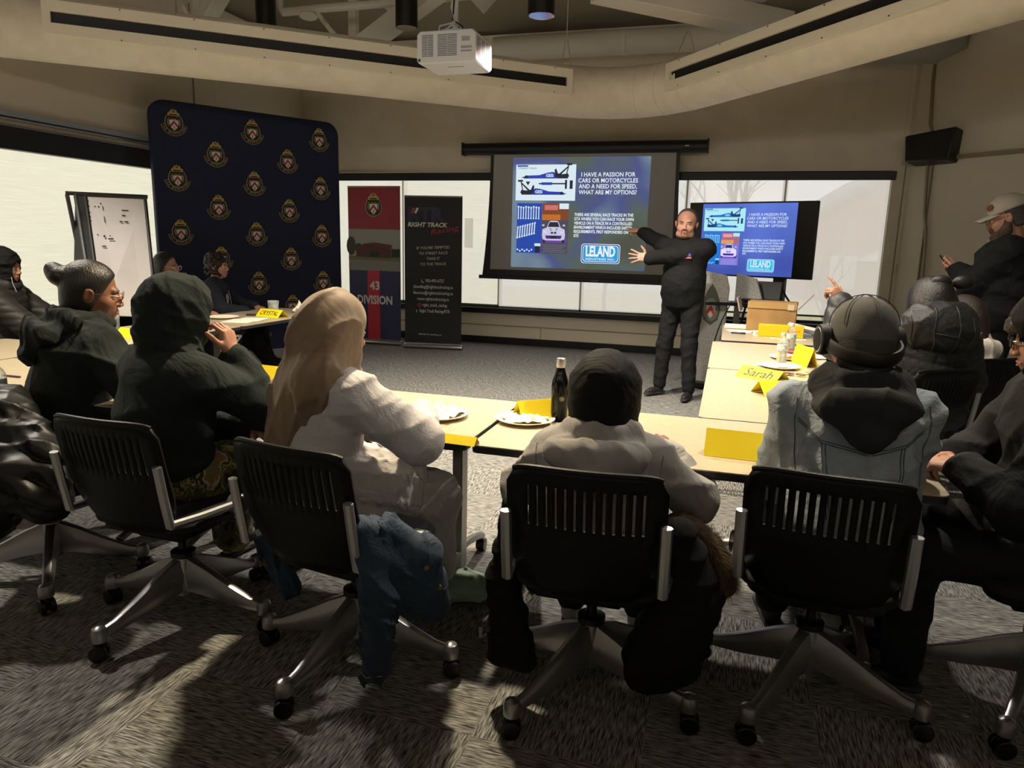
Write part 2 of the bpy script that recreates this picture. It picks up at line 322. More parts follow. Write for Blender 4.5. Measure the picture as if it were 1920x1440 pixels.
def slot(d, t0, t1, side):
    pl = MB(); n_ = d.cross(Vector((0, 0, 1))); n_ = n_ if n_.dot(Vector((-1.5, 3, 3.2))-AP) > 0 else -n_
    n_.z = 0; n_.normalize(); M = frame(d*t0+n_*(RD-.02)+Vector((0, 0, .03)), d*(1), (0, 0, 1)); s = 1 if (M.to_3x3()@Vector((0, 0, 1))).dot(n_) > 0 else -1
    L_ = t1-t0; pm = mat('diffuser_plate', 'efe6d0', .45)
    pl.box((L_/2, .085, s*.03), (L_, .085, .06), pm, M); pl.box((L_/2, -.085, s*.03), (L_, .085, .06), pm, M)
    pl.box((.03, 0, s*.03), (.06, .1, .06), pm, M); pl.box((L_-.03, 0, s*.03), (.06, .1, .06), pm, M)
    ft = pl.build('slot_diffuser', dt, bevel=.003)
    MB().box((L_/2, 0, s*.02), (L_-.1, .09, .02), blackm, M).build('slot', ft, smooth=0)
    sc = MB(); k = int(L_/.55)
    for i in range(k):
        for y in (.115, -.115): sc.cyl(M@Vector((.2+i*.55, y, s*.058)), M@Vector((.2+i*.55, y, s*.064)), .006, mat('screw', '6b6252', .4, .5), n=8)
    sc.build('screws', ft)
slot(dl, .95, 5.55, 0); slot(dr, .80, 7.2, 0)
for p in (AP+dl*.9, AP+dr*.75, AP+dl*4.6, AP+dr*4.2):
    q = p-AP; hg = MB(); hg.cyl(q+Vector((0, 0, .5)), q+Vector((0, 0, 2.4)), .004, whitep, n=6)
    d_ = dl if (p-AP).dot(dl) > (p-AP).dot(dr) else dr; pr = d_.cross(Vector((0, 0, 1)))
    for s in (-1, 1): hg.tube([q+pr*s*.19+Vector((0, 0, .12)), q+pr*s*.02+Vector((0, 0, .5))], .012, whitep, 6, flat=.4)
    hg.build('hanger', dt)
bd = thing('small_duct', 'straight pale round duct running high along the back wall', 'duct', (-.6, 9.62, 3.98))
MB().tube([(-2.6, 0, .0), (2.0, 0, 0), (2.3, 0, 0)], .15, whitep, 24).build('duct_pipe', bd, smooth=50)
MB().lathe([(.152, 0), (.16, .01), (.16, .05), (.152, .06)], whitep, 24, M=frame((-.9, 0, 0), (0, 1, 0), (0, 0, 1))).build('duct_seam', bd, smooth=50)
el = thing('duct_elbow', 'stubby grey duct elbow below the big duct at the right corner', 'duct', (1.55, 9.3, 3.72))
MB().tube([(-.55, .1, .02), (-.1, .1, -.02), (.42, -.05, -.06), (.62, -.1, .02), (.66, -.1, .12)], [.1, .15, .17, .15, .08], mat('duct_grey', '8f8a82', .6), 20).build('duct_pipe', el, smooth=50)
# ------------------------------------------------------------------ roof truss members
def beam(name, label, a, c_, w_, h_=None, m_=None, cat='beam', grp='white roof truss members'):
    d = (c_-a); L_ = d.length; M = frame(Vector((0, 0, 0)), d, (0, 0, 1) if abs(d.normalized().z) < .95 else (0, 1, 0)); o = MB().box((L_/2, 0, 0), (L_, h_ or w_, w_), m_ or whitep, M).build(name, bevel=.006); o.location = a
    setp(o, label, cat, grp); return o
beam('roof_beam', 'thick white diagonal roof beam rising left of the hanging lamp, top left', atd(372, 60, 7.3), atd(440, -60, 6.2), .14)
beam('roof_beam', 'thick white diagonal roof beam rising behind the projector', atd(655, 105, 7.6), atd(890, -70, 6.4), .17)
beam('roof_post', 'slim white vertical truss post left of the diagonal beam', atd(663, 105, 7.9), atd(663, -60, 7.9), .09)
beam('truss_brace', 'thin white brace falling to the right, ending at the truss post foot', atd(588, 15, 7.8), atd(655, 100, 7.8), .05)
beam('truss_brace', 'thin white brace falling left to right near the top left lamp', atd(345, 10, 7.3), atd(362, 50, 7.3), .04)
beam('truss_post', 'short white truss post at the top left beside the thick beam', atd(371, 60, 7.5), atd(371, -60, 7.5), .08)
beam('truss_brace', 'white brace between the diagonal beam and the top edge', atd(700, -20, 7.9), atd(755, 35, 7.6), .09)
beam('roof_beam', 'broad pale roof beam crossing the top right behind the lamp', atd(1120, -25, 6.2), atd(1470, 50, 6.8), .28, .2)
beam('roof_beam', 'pale roof beam end at the top right of the projector', atd(880, -30, 7.8), atd(915, 8, 7.8), .2)
pp = thing('sprinkler_pipe', 'white sprinkler pipe bending across the truss top left of the projector', 'pipe', atd(520, 24, 7.2))
o0 = Vector(pp.location); MB().tube([atd(*q)-o0 for q in ((523, -20, 7.2), (524, 12, 7.2), (530, 23, 7.2), (600, 16, 7.2), (780, 2, 7.2), (900, -10, 7.2))], .04, whitep, 10).build('pipe_run', pp)
MB().cyl(atd(578, 18, 7.2)-o0, atd(578, 30, 7.2)-o0, .03, whitep).cyl(atd(578, 28, 7.2)-o0, atd(578, 31, 7.2)-o0, .09, whitep).build('sprinkler_head', pp)
# ------------------------------------------------------------------ pendant lamps
lampk = mat('lamp_black', '09090a', .35); refl = mat('lamp_reflector', 'd8d8d8', .12, 1)
def bulb_mat(e):
    n_ = 'lamp_glow_%d' % int(e)
    if n_ in MATS: return MATS[n_]
    m = bpy.data.materials.new(n_); m.use_nodes = True; b = m.node_tree.nodes['Principled BSDF']; b.inputs['Emission Color'].default_value = (1, .86, .66, 1); b.inputs['Emission Strength'].default_value = e; MATS[n_] = m; return m
def lamp(loc, label, power, tilt=(0, 0), r=.1, h=.34, glow=8, blend=.5, spot=125, col=(1, .9, .76)):
    t = thing('pendant_lamp', label, 'lamp', loc, 0, 'black cylinder pendant lamps')
    MB().lathe([(r*.86, 0), (r, .0), (r, h), (r*.75, h+.03), (.02, h+.04), (.012, h+.05)], lampk, 28).build('lamp_housing', t)
    MB().lathe([(r*.45, .06), (r*.7, .03), (r*.86, .001), (r*.9, -.002), (r*.97, -.001)], refl, 28).build('reflector', t)
    MB().cyl((0, 0, .012), (0, 0, .02), r*.8, bulb_mat(glow) if power else mat('lamp_off', 'a8a8a4', .3), n=24).build('lamp_disc', t)
    MB().cyl((0, 0, h+.04), (0, 0, h+1.6), .007, lampk, n=8).build('stem', t)
    if power:
        ld = bpy.data.lights.new('lamp_light', 'SPOT'); ld.energy = power; ld.spot_size = R_(spot); ld.spot_blend = blend; ld.color = col; ld.shadow_soft_size = .07
        lo = bpy.data.objects.new('lamp_light', ld); COL.objects.link(lo); lo.parent = t; lo.location = (0, 0, -.03); lo.rotation_euler = (R_(tilt[0]), R_(tilt[1]), 0)
    return t
lamp((-1.46, 5.45, 3.10), 'lit black pendant lamp with bright round disc, right of the projector', 380)
lamp((-2.98, 6.4, 3.36), 'unlit black pendant lamp just left of the projector', 0, h=.3)
lamp((-4.42, 4.85, 3.31), 'unlit black pendant lamp at the top left, above the duct', 0)
lamp((-4.6, 6.6, 3.42), 'black pendant lamp half hidden behind the left duct', 0)
lamp((.05, 7.35, 3.68), 'unlit black pendant lamp above the right duct', 0)
# ================================================================== CRESTS, BACKDROP, BANNERS
navy = mat('backdrop_navy', '0f1a3a', .75, bump=(300, .1)); gold = mat('crest_gold', 'b39a55', .5); dkink = mat('crest_black', '15130f', .6)
white = mat('crest_white', 'd9d5cb', .6); red = mat('crest_red', '9c1f2c', .6); greyc = mat('crest_grey', '6f766b', .6)
def arc_pts(r0, r1, a0, a1, n=14, ky=1):
    o = [(r1*math.cos(R_(a0+(a1-a0)*i/n)), ky*r1*math.sin(R_(a0+(a1-a0)*i/n))) for i in range(n+1)]
    return o+[(r0*math.cos(R_(a1+(a0-a1)*i/n)), ky*r0*math.sin(R_(a1+(a0-a1)*i/n))) for i in range(n+1)]
def crest(mb, M, s, z=.0015, ribbon=True, field=None):
    S = M@Matrix.Diagonal((s, s, 1, 1)); e = z*.6
    if ribbon:
        mb.poly(arc_pts(.9, 1.44, 192, 348, 18), gold, S, z); mb.poly(arc_pts(.9, 1.39, 194, 346, 18), field or navy, S, z+e)
        for k, ch in enumerate('43 DIVISION'):
            if ch == ' ': continue
            a = R_(206+12.8*k); T = S@Matrix.Translation((1.2*math.cos(a), 1.2*math.sin(a), 0))@Matrix.Rotation(a+math.pi/2, 4, 'Z'); mb.text(ch, .22, gold, T, y=-.11, z=z+2*e, bold=.02)
    mb.poly(circ(1.0, 28, ry=1.1), gold, S, z+2*e); mb.poly(circ(.93, 28, ry=1.03), dkink, S, z+3*e)
    mb.poly([(-.55, .72), (-.66, 1.0), (-.38, 1.18), (-.3, 1.42), (-.1, 1.36), (0, 1.55), (.1, 1.36), (.3, 1.42), (.38, 1.18), (.66, 1.0), (.55, .72)][::-1], gold, S, z+4*e)
    mb.poly([(-.12, 1.12), (-.12, 1.34), (-.03, 1.34), (-.03, 1.12)][::-1], dkink, S, z+5*e).poly([(.03, 1.12), (.03, 1.34), (.12, 1.34), (.12, 1.12)][::-1], dkink, S, z+5*e)
    mb.poly([(-.45, .78), (.45, .78), (.38, .92), (-.38, .92)], dkink, S, z+5*e)
    for sx in (-1, 1): mb.poly([(sx*a, b_) for a, b_ in ((.5, .55), (.72, .3), (.74, -.1), (.6, -.45), (.5, -.3))], greyc, S, z+4*e)
    mb.poly([(-.47, .55), (.47, .55), (.47, -.15), (.36, -.52), (0, -.82), (-.36, -.52), (-.47, -.15)][::-1], white, S, z+5*e)
    mb.poly([(-.47, .55), (.47, .55), (.47, .3), (-.47, .3)][::-1], dkink, S, z+6*e)
    mb.poly([(-.36, .5), (0, .38), (.36, .5), (.2, .36), (0, .32), (-.2, .36)], gold, S, z+7*e)
    mb.poly([(0, .26), (.46, -.3), (.36, -.52), (0, -.05), (-.36, -.52), (-.46, -.3)], red, S, z+7*e)
    mb.poly([(0, -.3), (.07, -.45), (.05, -.66), (-.05, -.66), (-.07, -.45)], greyc, S, z+7*e)
    mb.text('· TORONTO ·', .11, gold, S, y=-.95, z=z+5*e, maxw=.8)
bd0 = Vector((-6.05, 6.54, 0)); bd1 = Vector((-4.86, 8.40, 0)); bu = (bd1-bd0).normalized(); bw = (bd1-bd0).length
bt = thing('backdrop', 'tall navy fabric backdrop printed with rows of gold and red crests', 'backdrop', bd0, math.degrees(math.atan2(bu.y, bu.x)))
MF = frame((0, 0, 0), (1, 0, 0), (0, 0, 1))      # local x right, y up, z toward -Y (viewer)
BH = 2.80
MB().prism(rrect(bw, BH, .16, 6, bw/2, .09+BH/2), .10, navy, MF, -.10).build('fabric', bt, bevel=.012)
cb = MB()
for r in range(10):
    zz = 2.89-.20-.292*r
    for u in ((.11, .5, .88) if r % 2 == 0 else (.305, .69)):
        if zz > .25: crest(cb, MF@Matrix.Translation((u*bw, zz-.03, 0)), .096)
cb.build('printed_crests', bt, smooth=0)
ft = MB()
for x in (.25, bw-.25): ft.box((x, .15, .045), (.06, .5, .03), blackm); ft.cyl((x, .16, .06), (x, .08, 1.2), .012, blackm)
ft.build('stand_frame', bt)
alu = mat('banner_base', 'a9a9a6', .35, .8)
def rollup(name, label, a, c_, h):
    u = (c_-a); w_ = u.length; t = thing(name, label, 'banner', a, math.degrees(math.atan2(u.y, u.x))); return t, w_
b1, w1 = rollup('roll_up_banner', 'red and navy roll-up banner with a building photo and 43 DIVISION', Vector((-5.14, 9.10, 0)), Vector((-4.345, 9.10, 0)), 2.17)
bh = 2.1
bred = mat('banner_red', '8e2436', .6); bnavy = mat('banner_navy', '25264b', .6); bred2 = mat('banner_red_bright', 'b02434', .6)
MB().box((w1/2, 0, .07+bh/2), (w1, .004, bh), bnavy).build('banner_sheet', b1, smooth=0)
pm = MB(); M = MF@Matrix.Translation((0, .07, .003))
pm.rect(0, bh*.73, w1, bh, bred, M); pm.rect(w1*.36, 0, w1*.60, bh*.465, bred2, M, .001)
pm.rect(0, bh*.46, w1, bh*.73, mat('photo_sky', '8b8b86', .6), M, .001)
pm.rect(0, bh*.46, w1, bh*.53, mat('photo_road', '77756f', .6), M, .002)
pm.poly([(0, bh*.53), (w1, bh*.525), (w1, bh*.55), (0, bh*.555)], mat('photo_grass', '5f5e41', .6), M, .003)
pm.poly([(w1*.15, bh*.55), (w1*.82, bh*.545), (w1*.82, bh*.61), (w1*.7, bh*.635), (w1*.3, bh*.635), (w1*.15, bh*.60)], mat('photo_brick', '4f2a28', .7), M, .004)
pm.poly([(w1*.3, bh*.635), (w1*.5, bh*.645), (w1*.85, bh*.63), (w1*.82, bh*.60), (w1*.5, bh*.625)][::-1], mat('photo_brick2', '5d302e', .7), M, .0045)
pm.rect(w1*.42, bh*.55, w1*.58, bh*.585, mat('photo_dark', '262322', .7), M, .005); pm.rect(w1*.83, bh*.55, w1*.99, bh*.605, mat('photo_dark', '262322', .7), M, .005)
pm.poly(circ(.07, 12, w1*.05, bh*.62, .13), mat('photo_tree', '3b3a29', .7), M, .005); pm.poly(circ(.06, 12, w1*.2, bh*.61, .06), mat('photo_tree', '3b3a29', .7), M, .0035)
crest(pm, M@Matrix.Translation((w1*.5, bh*.875, .001)), .125, ribbon=False)
sgrey = mat('banner_lettering', 'c9c9cb', .6)
pm.text('43', .115, sgrey, M, w1*.5, bh*.335, w=.155, bold=.03, z=.003); pm.text('DIVISION', .115, sgrey, M, w1*.5, bh*.24, w=.54, bold=.03, z=.003)
pm.build('print', b1, smooth=0)
def base(t, w_):
    MB().lathe([(0.01, -w_/2-.02), (.05, -w_/2-.02), (.055, -w_/2), (.055, w_/2), (.05, w_/2+.02), (.01, w_/2+.02)], alu, 16, M=Matrix.Translation((w_/2, 0, .035))@Matrix.Rotation(R_(90), 4, 'Y')@Matrix.Diagonal((.6, 1.2, 1, 1))).build('base', t)
base(b1, w1); MB().cyl((0, 0, .075+bh), (w1, 0, .075+bh), .01, alu, n=10).build('top_rail', b1); MB().cyl((w1/2, .02, .05), (w1/2, .02, .08+bh), .008, alu, n=8).build('pole', b1)
b2, w2 = rollup('roll_up_banner', 'black roll-up banner of a racing club with white contact lines', Vector((-4.22, 8.97, 0)), Vector((-3.44, 9.10, 0)), 2.05)
bh = 1.96; bblk = mat('banner_black', '17171a', .6); MB().box((w2/2, 0, .08+bh/2), (w2, .004, bh), bblk).build('banner_sheet', b2, smooth=0)
pm = MB(); M = MF@Matrix.Translation((0, .08, .003)); dn = mat('banner_navy_letters', '20224a', .5); wl = mat('banner_white', 'cfcfcb', .6); rl = mat('banner_script_red', 'b03238', .6)
pm.text('RTR', .17, dn, M, w2*.38, bh*.84, w=.50, bold=.05, z=.001); pm.poly([(w2*.11, bh*.89), (w2*.15, bh*.89), (w2*.19, bh*.925), (w2*.15, bh*.925)], rl, M, .002); pm.poly([(w2*.17, bh*.89), (w2*.21, bh*.89), (w2*.25, bh*.925), (w2*.21, bh*.925)], wl, M, .002)
pm.text('RIGHT TRACK', .055, wl, M, w2*.40, bh*.80, w=.54, bold=.035, shear=.2, z=.003)
def curve_script(mb, pts, r, mt, M): mb.tube([M@Vector((a, b_, .003)) for a, b_ in pts], r, mt, 6)
pm.text('Racing', .07, rl, M@Matrix.Translation((w2*.70, bh*.765, 0))@Matrix.Rotation(R_(11), 4, 'Z'), 0, 0, w=.38, shear=.35, z=.004)
pm.build('logo_print', b2, smooth=0); pm = MB()
for i, t in enumerate(("IF YOU'RE TEMPTED", 'TO STREET RACE', 'TAKE IT', 'TO THE TRACK')):
    pm.text(t, .036, wl, M@Matrix.Translation((w2*.50, bh*(.652-.037*i), 0))@Matrix.Rotation(R_(3), 4, 'Z'), shear=.1, z=.002, maxw=.46)
pm.build('slogan_print', b2, smooth=0); pm = MB()
for i, t in enumerate(('905-493-6727', 'jdowding@righttrackracing.ca', 'bkurucz@righttrackracing.ca', 'www.righttrackracing.ca', 'right_track_racing', 'Right Track Racing-RTR')):
    pm.text(t, .042, wl, M, w2*(.50+(.03 if i in (0, 4, 5) else 0)), bh*(.425-.042*i), z=.002, w=(.26, .55, .55, .44, .34, .42)[i], bold=.012)
pm.poly(circ(.026, 14, w2*.26, bh*.265), mat('badge_pink', 'b8384e', .5), M, .002).poly(circ(.013, 12, w2*.26, bh*.265), bblk, M, .003); pm.text('f', .036, wl, M, w2*.21, bh*.212, z=.002, bold=.02)
pm.tube([M@Vector(p) for p in ((w2*.30, bh*.44, .003), (w2*.305, bh*.425, .003), (w2*.34, bh*.42, .003))], .006, wl, 6)
pm.text('PRINTED BY OutletTags.com', .02, wl, M, w2*.45, bh*.055, z=.002, maxw=.32)
pm.build('contact_print', b2, smooth=0); base(b2, w2)
MB().cyl((0, 0, .085+bh), (w2, 0, .085+bh), .01, alu, n=10).build('top_rail', b2); MB().cyl((w2/2, .02, .05), (w2/2, .02, .08+bh), .008, alu, n=8).build('pole', b2)
# ================================================================== THE SLIDE (shown twice: projected, and on the monitor)
def em(name, col, e=.62, base_='000000'):
    if name in MATS: return MATS[name]
    m = bpy.data.materials.new(name); m.use_nodes = True; b = m.node_tree.nodes['Principled BSDF']
    b.inputs['Base Color'].default_value = lin(base_); b.inputs['Emission Color'].default_value = lin(col); b.inputs['Emission Strength'].default_value = e; b.inputs['Roughness'].default_value = .5; MATS[name] = m; return m
def slide_bg(name, stops, sc):
    m = bpy.data.materials.new(name); m.use_nodes = True; nt = m.node_tree; b = nt.nodes['Principled BSDF']; tc = nt.nodes.new('ShaderNodeTexCoord'); n = nt.nodes.new('ShaderNodeTexNoise'); n.inputs['Scale'].default_value = sc; n.inputs['Detail'].default_value = 1
    mp = nt.nodes.new('ShaderNodeMapping'); mp.inputs['Location'].default_value = (.4, 0, .1); rp = nt.nodes.new('ShaderNodeValToRGB'); L = nt.links.new
    for i, (p, c) in enumerate(stops):
        e = rp.color_ramp.elements[i] if i < 2 else rp.color_ramp.elements.new(p); e.position = p; e.color = lin(c)
    L(tc.outputs['Object'], mp.inputs[0]); L(mp.outputs[0], n.inputs['Vector']); L(n.outputs['Fac'], rp.inputs[0]); L(rp.outputs[0], b.inputs['Emission Color']); b.inputs['Emission Strength'].default_value = .55; b.inputs['Base Color'].default_value = (0, 0, 0, 1); MATS[name] = m; return m
def slide(mb, M, W_, H_, P):
    """P: palette prefix; x right, y up, origin bottom-left of the slide"""
    A = lambda u, v: (u*W_, (1-v)*H_)
    def rc(u0, v0, u1, v1, c, z): a, b_ = A(u0, v1), A(u1, v0); mb.rect(a[0], a[1], b_[0], b_[1], c, M, z)
    def pl(pts, c, z): mb.poly([A(*p) for p in pts][::-1], c, M, z)
    z1, z2, z3, z4 = .002, .0035, .005, .0065
    E = lambda k: em(P+k, PAL[P][k])
    rc(.025, .065, .473, .385, E('paper'), z1)
    rc(.035, .07, .115, .083, E('blue'), z2); mb.text('STRAIGHT TRACK', .016*H_, E('ink'), M, *A(.04, .105), align='L', maxw=.14*W_, shear=.3, z=z2)
    def dragster(x0, x1, y, fl):
        q = lambda t: (x0+(x1-x0)*t) if not fl else (x1-(x1-x0)*t)
        def g(pts, c, z): p = [(q(a), y+b_) for a, b_ in pts]; pl(p if not fl else p[::-1], c, z)
        g([(0, .0), (.1, -.018), (.35, -.022), (.52, -.045), (.62, -.05), (.72, -.022), (.72, .006), (.1, .006)], E('blue'), z2)
        g([(.05, .008), (.05, -.004), (.9, -.004), (.9, .008)], E('ink'), z2-.0004)
        g([(.70, .005), (.68, -.04), (.78, -.03), (.9, -.035), (.92, -.01), (.86, .008)], E('ink'), z3)
        g([(.66, .0), (.64, -.07), (.67, -.08), (.70, -.045), (.72, -.01)], E('ink'), z3)
        g([(.86, -.03), (.9, -.115), (.92, -.115), (.88, -.03)], E('ink'), z3); g([(.72, -.03), (.89, -.1), (.9, -.09), (.75, -.02)], E('ink'), z3); g([(.87, -.125), (.97, -.125), (.97, -.108), (.87, -.108)], E('ink'), z3)
        mb.poly(circ(.012*W_, 10, *A(q(.1), y-.006)), E('ink'), M, z3); mb.text('GESi', .026*H_, E('paper'), M, *A(q(.55), y-.006), maxw=.06*W_, bold=.03, z=z4)
    dragster(.065, .455, .18, False); dragster(.03, .41, .325, True)
    rc(.2, .228, .40, .24, E('ink'), z2); rc(.22, .222, .30, .246, E('blue'), z3); rc(.395, .2, .41, .28, E('ink'), z2); rc(.43, .205, .452, .28, E('ink'), z2); pl([(.1, .215), (.135, .215), (.118, .25)], E('ink'), z2)
    # tool wall
    rc(.04, .41, .23, .865, E('toolblue'), z1)
    for i in range(9):
        u = .05+.0195*i; rc(u-.0035, .445, u+.0035, .545, E('steel'), z2); mb.poly(circ(.0075*W_, 8, *A(u, .443+.004*(i % 3))), E('steel'), M, z2); mb.poly(circ(.006*W_, 8, *A(u, .548)), E('steel'), M, z2)
    for i in range(8):
        u = .045+.0185*i; v0 = .63-.006*i; pl([(u, v0), (u+.008, v0), (u+.004, v0+.095), (u-.004, v0+.095)], E('steel'), z2); mb.poly(circ(.007*W_, 8, *A(u+.005, v0)), E('steel'), M, z2); mb.poly(circ(.0075*W_, 8, *A(u, v0+.095)), E('steel'), M, z2)
    rc(.185, .79, .222, .86, E('ink'), z2); rc(.18, .775, .226, .8, E('steel'), z3)
    for i in range(7): mb.poly(circ(.007*W_, 7, *A(.05+.018*i, .835+.012*(i % 2))), E('steel'), M, z2)
    # race car picture
    rc(.232, .41, .43, .56, E('sunset'), z1); rc(.232, .51, .37, .56, E('orange'), z2); rc(.36, .41, .43, .46, E('paper'), z2); rc(.25, .425, .35, .47, E('pinkish'), z2)
    rc(.232, .56, .43, .865, E('asphalt'), z1); rc(.236, .72, .42, .765, E('violet'), z2)
    for i in range(5): rc(.24+.01*(i % 2), .785+.016*i, .42-.012*(i % 3), .79+.016*i, E('asphalt2'), z2)
    rc(.242, .70, .262, .765, E('ink'), z2+.0005); rc(.386, .70, .406, .765, E('ink'), z2+.0005)
    pl([(.238, .645), (.27, .628), (.288, .575), (.30, .566), (.345, .566), (.357, .575), (.375, .628), (.405, .645), (.41, .70), (.405, .735), (.38, .745), (.262, .745), (.242, .735), (.236, .70)], E('carwhite'), z3)
    pl([(.278, .622), (.292, .578), (.352, .578), (.366, .622)], E('ink'), z4); pl([(.243, .655), (.277, .668), (.275, .68), (.247, .675)], E('lamp'), z4); pl([(.403, .655), (.369, .668), (.371, .68), (.399, .675)][::-1], E('lamp'), z4)
    pl([(.29, .632), (.30, .632), (.31, .66), (.305, .66)], E('asphalt2'), z4); pl([(.354, .632), (.344, .632), (.336, .66), (.341, .66)][::-1], E('asphalt2'), z4)
    rc(.302, .668, .320, .684, E('ink'), z4); rc(.326, .668, .344, .684, E('ink'), z4); pl([(.26, .70), (.386, .70), (.378, .73), (.268, .73)], E('violet2'), z4); rc(.30, .705, .346, .725, E('ink'), z4+.0008)
    rc(.225+.01, .60, .252, .615, E('carwhite'), z3); rc(.39, .60, .407, .615, E('carwhite'), z3)
    for i, t in enumerate(('I HAVE A PASSION FOR', 'CARS OR MOTORCYCLES', 'AND A NEED FOR SPEED,', 'WHAT ARE MY OPTIONS?')):
        mb.text(t, .037*H_, E('text'), M, *A(.705, .172+.0515*i), w=(.385, .425, .415, .415)[i]*W_, bold=.012, z=z1)
    for i, (t, w_) in enumerate((('There are several race tracks in the', .425), ('GTA where you can race your own', .43), ('vehicle on a track in a controlled', .42), ('environment which includes safety', .42), ('requirements, first responders on', .395), ('site', .036))):
        mb.text(t.upper(), .026*H_, E('text'), M, *A(.473, .52+.0378*i), align='L', w=w_*W_, bold=.025, z=z1)
    cx_, cy_ = A(.676, .855); w_, h_ = .284*W_, .176*H_
    for k, (g, c) in enumerate(((0, 'text'), (.008, 'logoblue'), (.022, 'text'), (.03, 'logo'))): mb.poly(rrect(w_-g*W_, h_-g*W_, .02*W_, 4, cx_, cy_), E(c), M, z1+k*.0009)
    mb.text('LELAND', .088*H_, E('text'), M, cx_, cy_-.022*H_, w=.215*W_, bold=.04, z=z4); mb.text('INDUSTRIES INC.', .018*H_, E('text'), M, cx_, cy_-.058*H_, w=.215*W_, bold=.02, z=z4, sp=1.1)
PAL = {'proj_': dict(paper='d6e6ee', blue='2a3fa8', ink='232533', toolblue='2446a6', steel='cfe0ea', sunset='7a4428', orange='c06a26', pinkish='c9706a', asphalt='4a4858', asphalt2='6d6a7c', violet='6a3f9e', violet2='4a2a78', carwhite='c3c3dc', lamp='e2c8f4', text='e6eef0', logoblue='1c50a8', logo='2f9ad6'),
       'tv_': dict(paper='a9e8f2', blue='1d6fc0', ink='1c3a78', toolblue='1c74d6', steel='8ed2f2', sunset='a86a7c', orange='e09a5a', pinkish='f09aa0', asphalt='7f78d2', asphalt2='a49cea', violet='7a4ad0', violet2='4a2aa8', carwhite='e0d6ff', lamp='ffd8ff', text='d2e2ff', logoblue='38b8ea', logo='22c0e2')}
# ------------------------------------------------------------------ projection screen
YS = 9.68
ps = thing('projection_screen', 'wall mounted pull-down projection screen showing a slide', 'screen', (-2.0, YS, 2.72))
xl, xr = -3.25, -.70; zt, zb = 2.64, .985
def sx(x): return x+2.0
scrg = mat('screen_fabric', 'a3a2a0', .9)
MB().tube([(sx(-3.64), 0, 0), (sx(-.37), 0, 0)], .075, blackm, 20).box((sx(-3.64)-.005, 0, 0), (.02, .17, .17), blackm).box((sx(-.37)+.005, 0, 0), (.02, .17, .17), blackm).box((sx(-2.0), .02, .0), (3.27, .12, .15), blackm).build('roller_case', ps, bevel=.006)
for x in (-3.2, -.8): MB().box((sx(x), .16, .02), (.05, .21, .08), blackm).build('wall_bracket', ps)
MB().box((sx(-.62), -.078, 0), (.05, .004, .015), mat('badge_silver', 'b5b5b5', .4)).build('case_badge', ps)
def sxe(x, s, v): return x+s*(.10*v*v+.0*v)
fab = MB(); n = 12; pts = [(sx(sxe(xl, -1, i/n)), (zt-2.72)+(zb-zt)*i/n) for i in range(n+1)]+[(sx(sxe(xr, 1, 1-i/n)), (zt-2.72)+(zb-zt)*(1-i/n)) for i in range(n+1)]
fab.prism(pts, .004, blackm, frame((0, 0, 0), (1, 0, 0), (0, 0, 1))); fab.build('black_border', ps, smooth=0)
fab = MB(); ins = .05; pts = [(sx(xl+ins-(.03)*i/n), (zt-2.70)+(zb+.09-zt)*i/n) for i in range(n+1)]+[(sx(xr-ins+.03*(1-i/n)), (zt-2.70)+(zb+.09-zt)*(1-i/n)) for i in range(n+1)]
fab.prism(pts, .003, scrg, frame((0, -.004, 0), (1, 0, 0), (0, 0, 1))); fab.build('viewing_surface', ps, smooth=0)
MB().box((sx(-1.98), 0, zb-2.72), (2.83, .035, .05), blackm).box((sx(-1.73), -.02, zb-2.72), (.1, .01, .03), mat('bar_tab', '55555a', .5)).build('bottom_bar', ps, bevel=.004)
sl = MB(); SW, SH = 1.86, 1.47; M = frame((sx(-2.925), -.009, 2.605-2.72-SH), (1, 0, 0), (0, 0, 1))
sl.rect(0, 0, SW, SH, slide_bg('projected_slide', [(.3, '4f5248'), (.45, '57645a'), (.55, '4c558a'), (.65, '74899a')], 1.1), M); slide(sl, M, SW, SH, 'proj_'); sl.build('projected_image', ps, smooth=0)
# ------------------------------------------------------------------ monitor on its cart
tv0 = Vector((.19, 8.40, 0)); tt = thing('monitor_cart', 'large black monitor on a wheeled cart showing the slide in blue', 'monitor', tv0, -22)
TW, TH = 1.42, .81
MB().box((0, 0, 1.56), (TW, .05, TH), mat('tv_bezel', '0b0b0d', .3)).build('monitor', tt, bevel=.006)
sl = MB(); SW = TW*.74; M = frame((-TW/2+TW*.115, -.0265, 1.56-TH/2+.018), (1, 0, 0), (0, 0, 1)); SH = TH-.035
sl.rect(0, 0, SW, SH, slide_bg('monitor_slide', [(.3, '3648a2'), (.7, '6482e4')], 1.2), M); slide(sl, M, SW, SH, 'tv_'); sl.build('screen_image', tt, smooth=0)
st = MB()
for x in (-.42, .36): st.box((x, .06, .62), (.12, .09, 1.1), blackm)
st.box((-.03, .06, 1.25), (.9, .05, .12), blackm).box((.12, .03, 1.02), (.34, .12, .12), blackm); st.build('upright', tt, bevel=.005)
MB().box((-.42, .02, .13), (.1, .75, .09), blackm).box((.36, .02, .13), (.1, .75, .09), blackm).box((-.03, .06, .13), (.8, .1, .05), blackm).build('base_frame', tt, bevel=.01)
for x in (-.42, .36):
    for y in (-.32, .34): MB().cyl((x-.025, y, .045), (x+.025, y, .045), .045, blackm).cyl((x, y, .06), (x, y, .1), .02, alum, n=8).build('caster', tt, bevel=.003)
MB().box((-.02, -.12, .86), (.74, .42, .02), blackm).build('shelf', tt, bevel=.003)
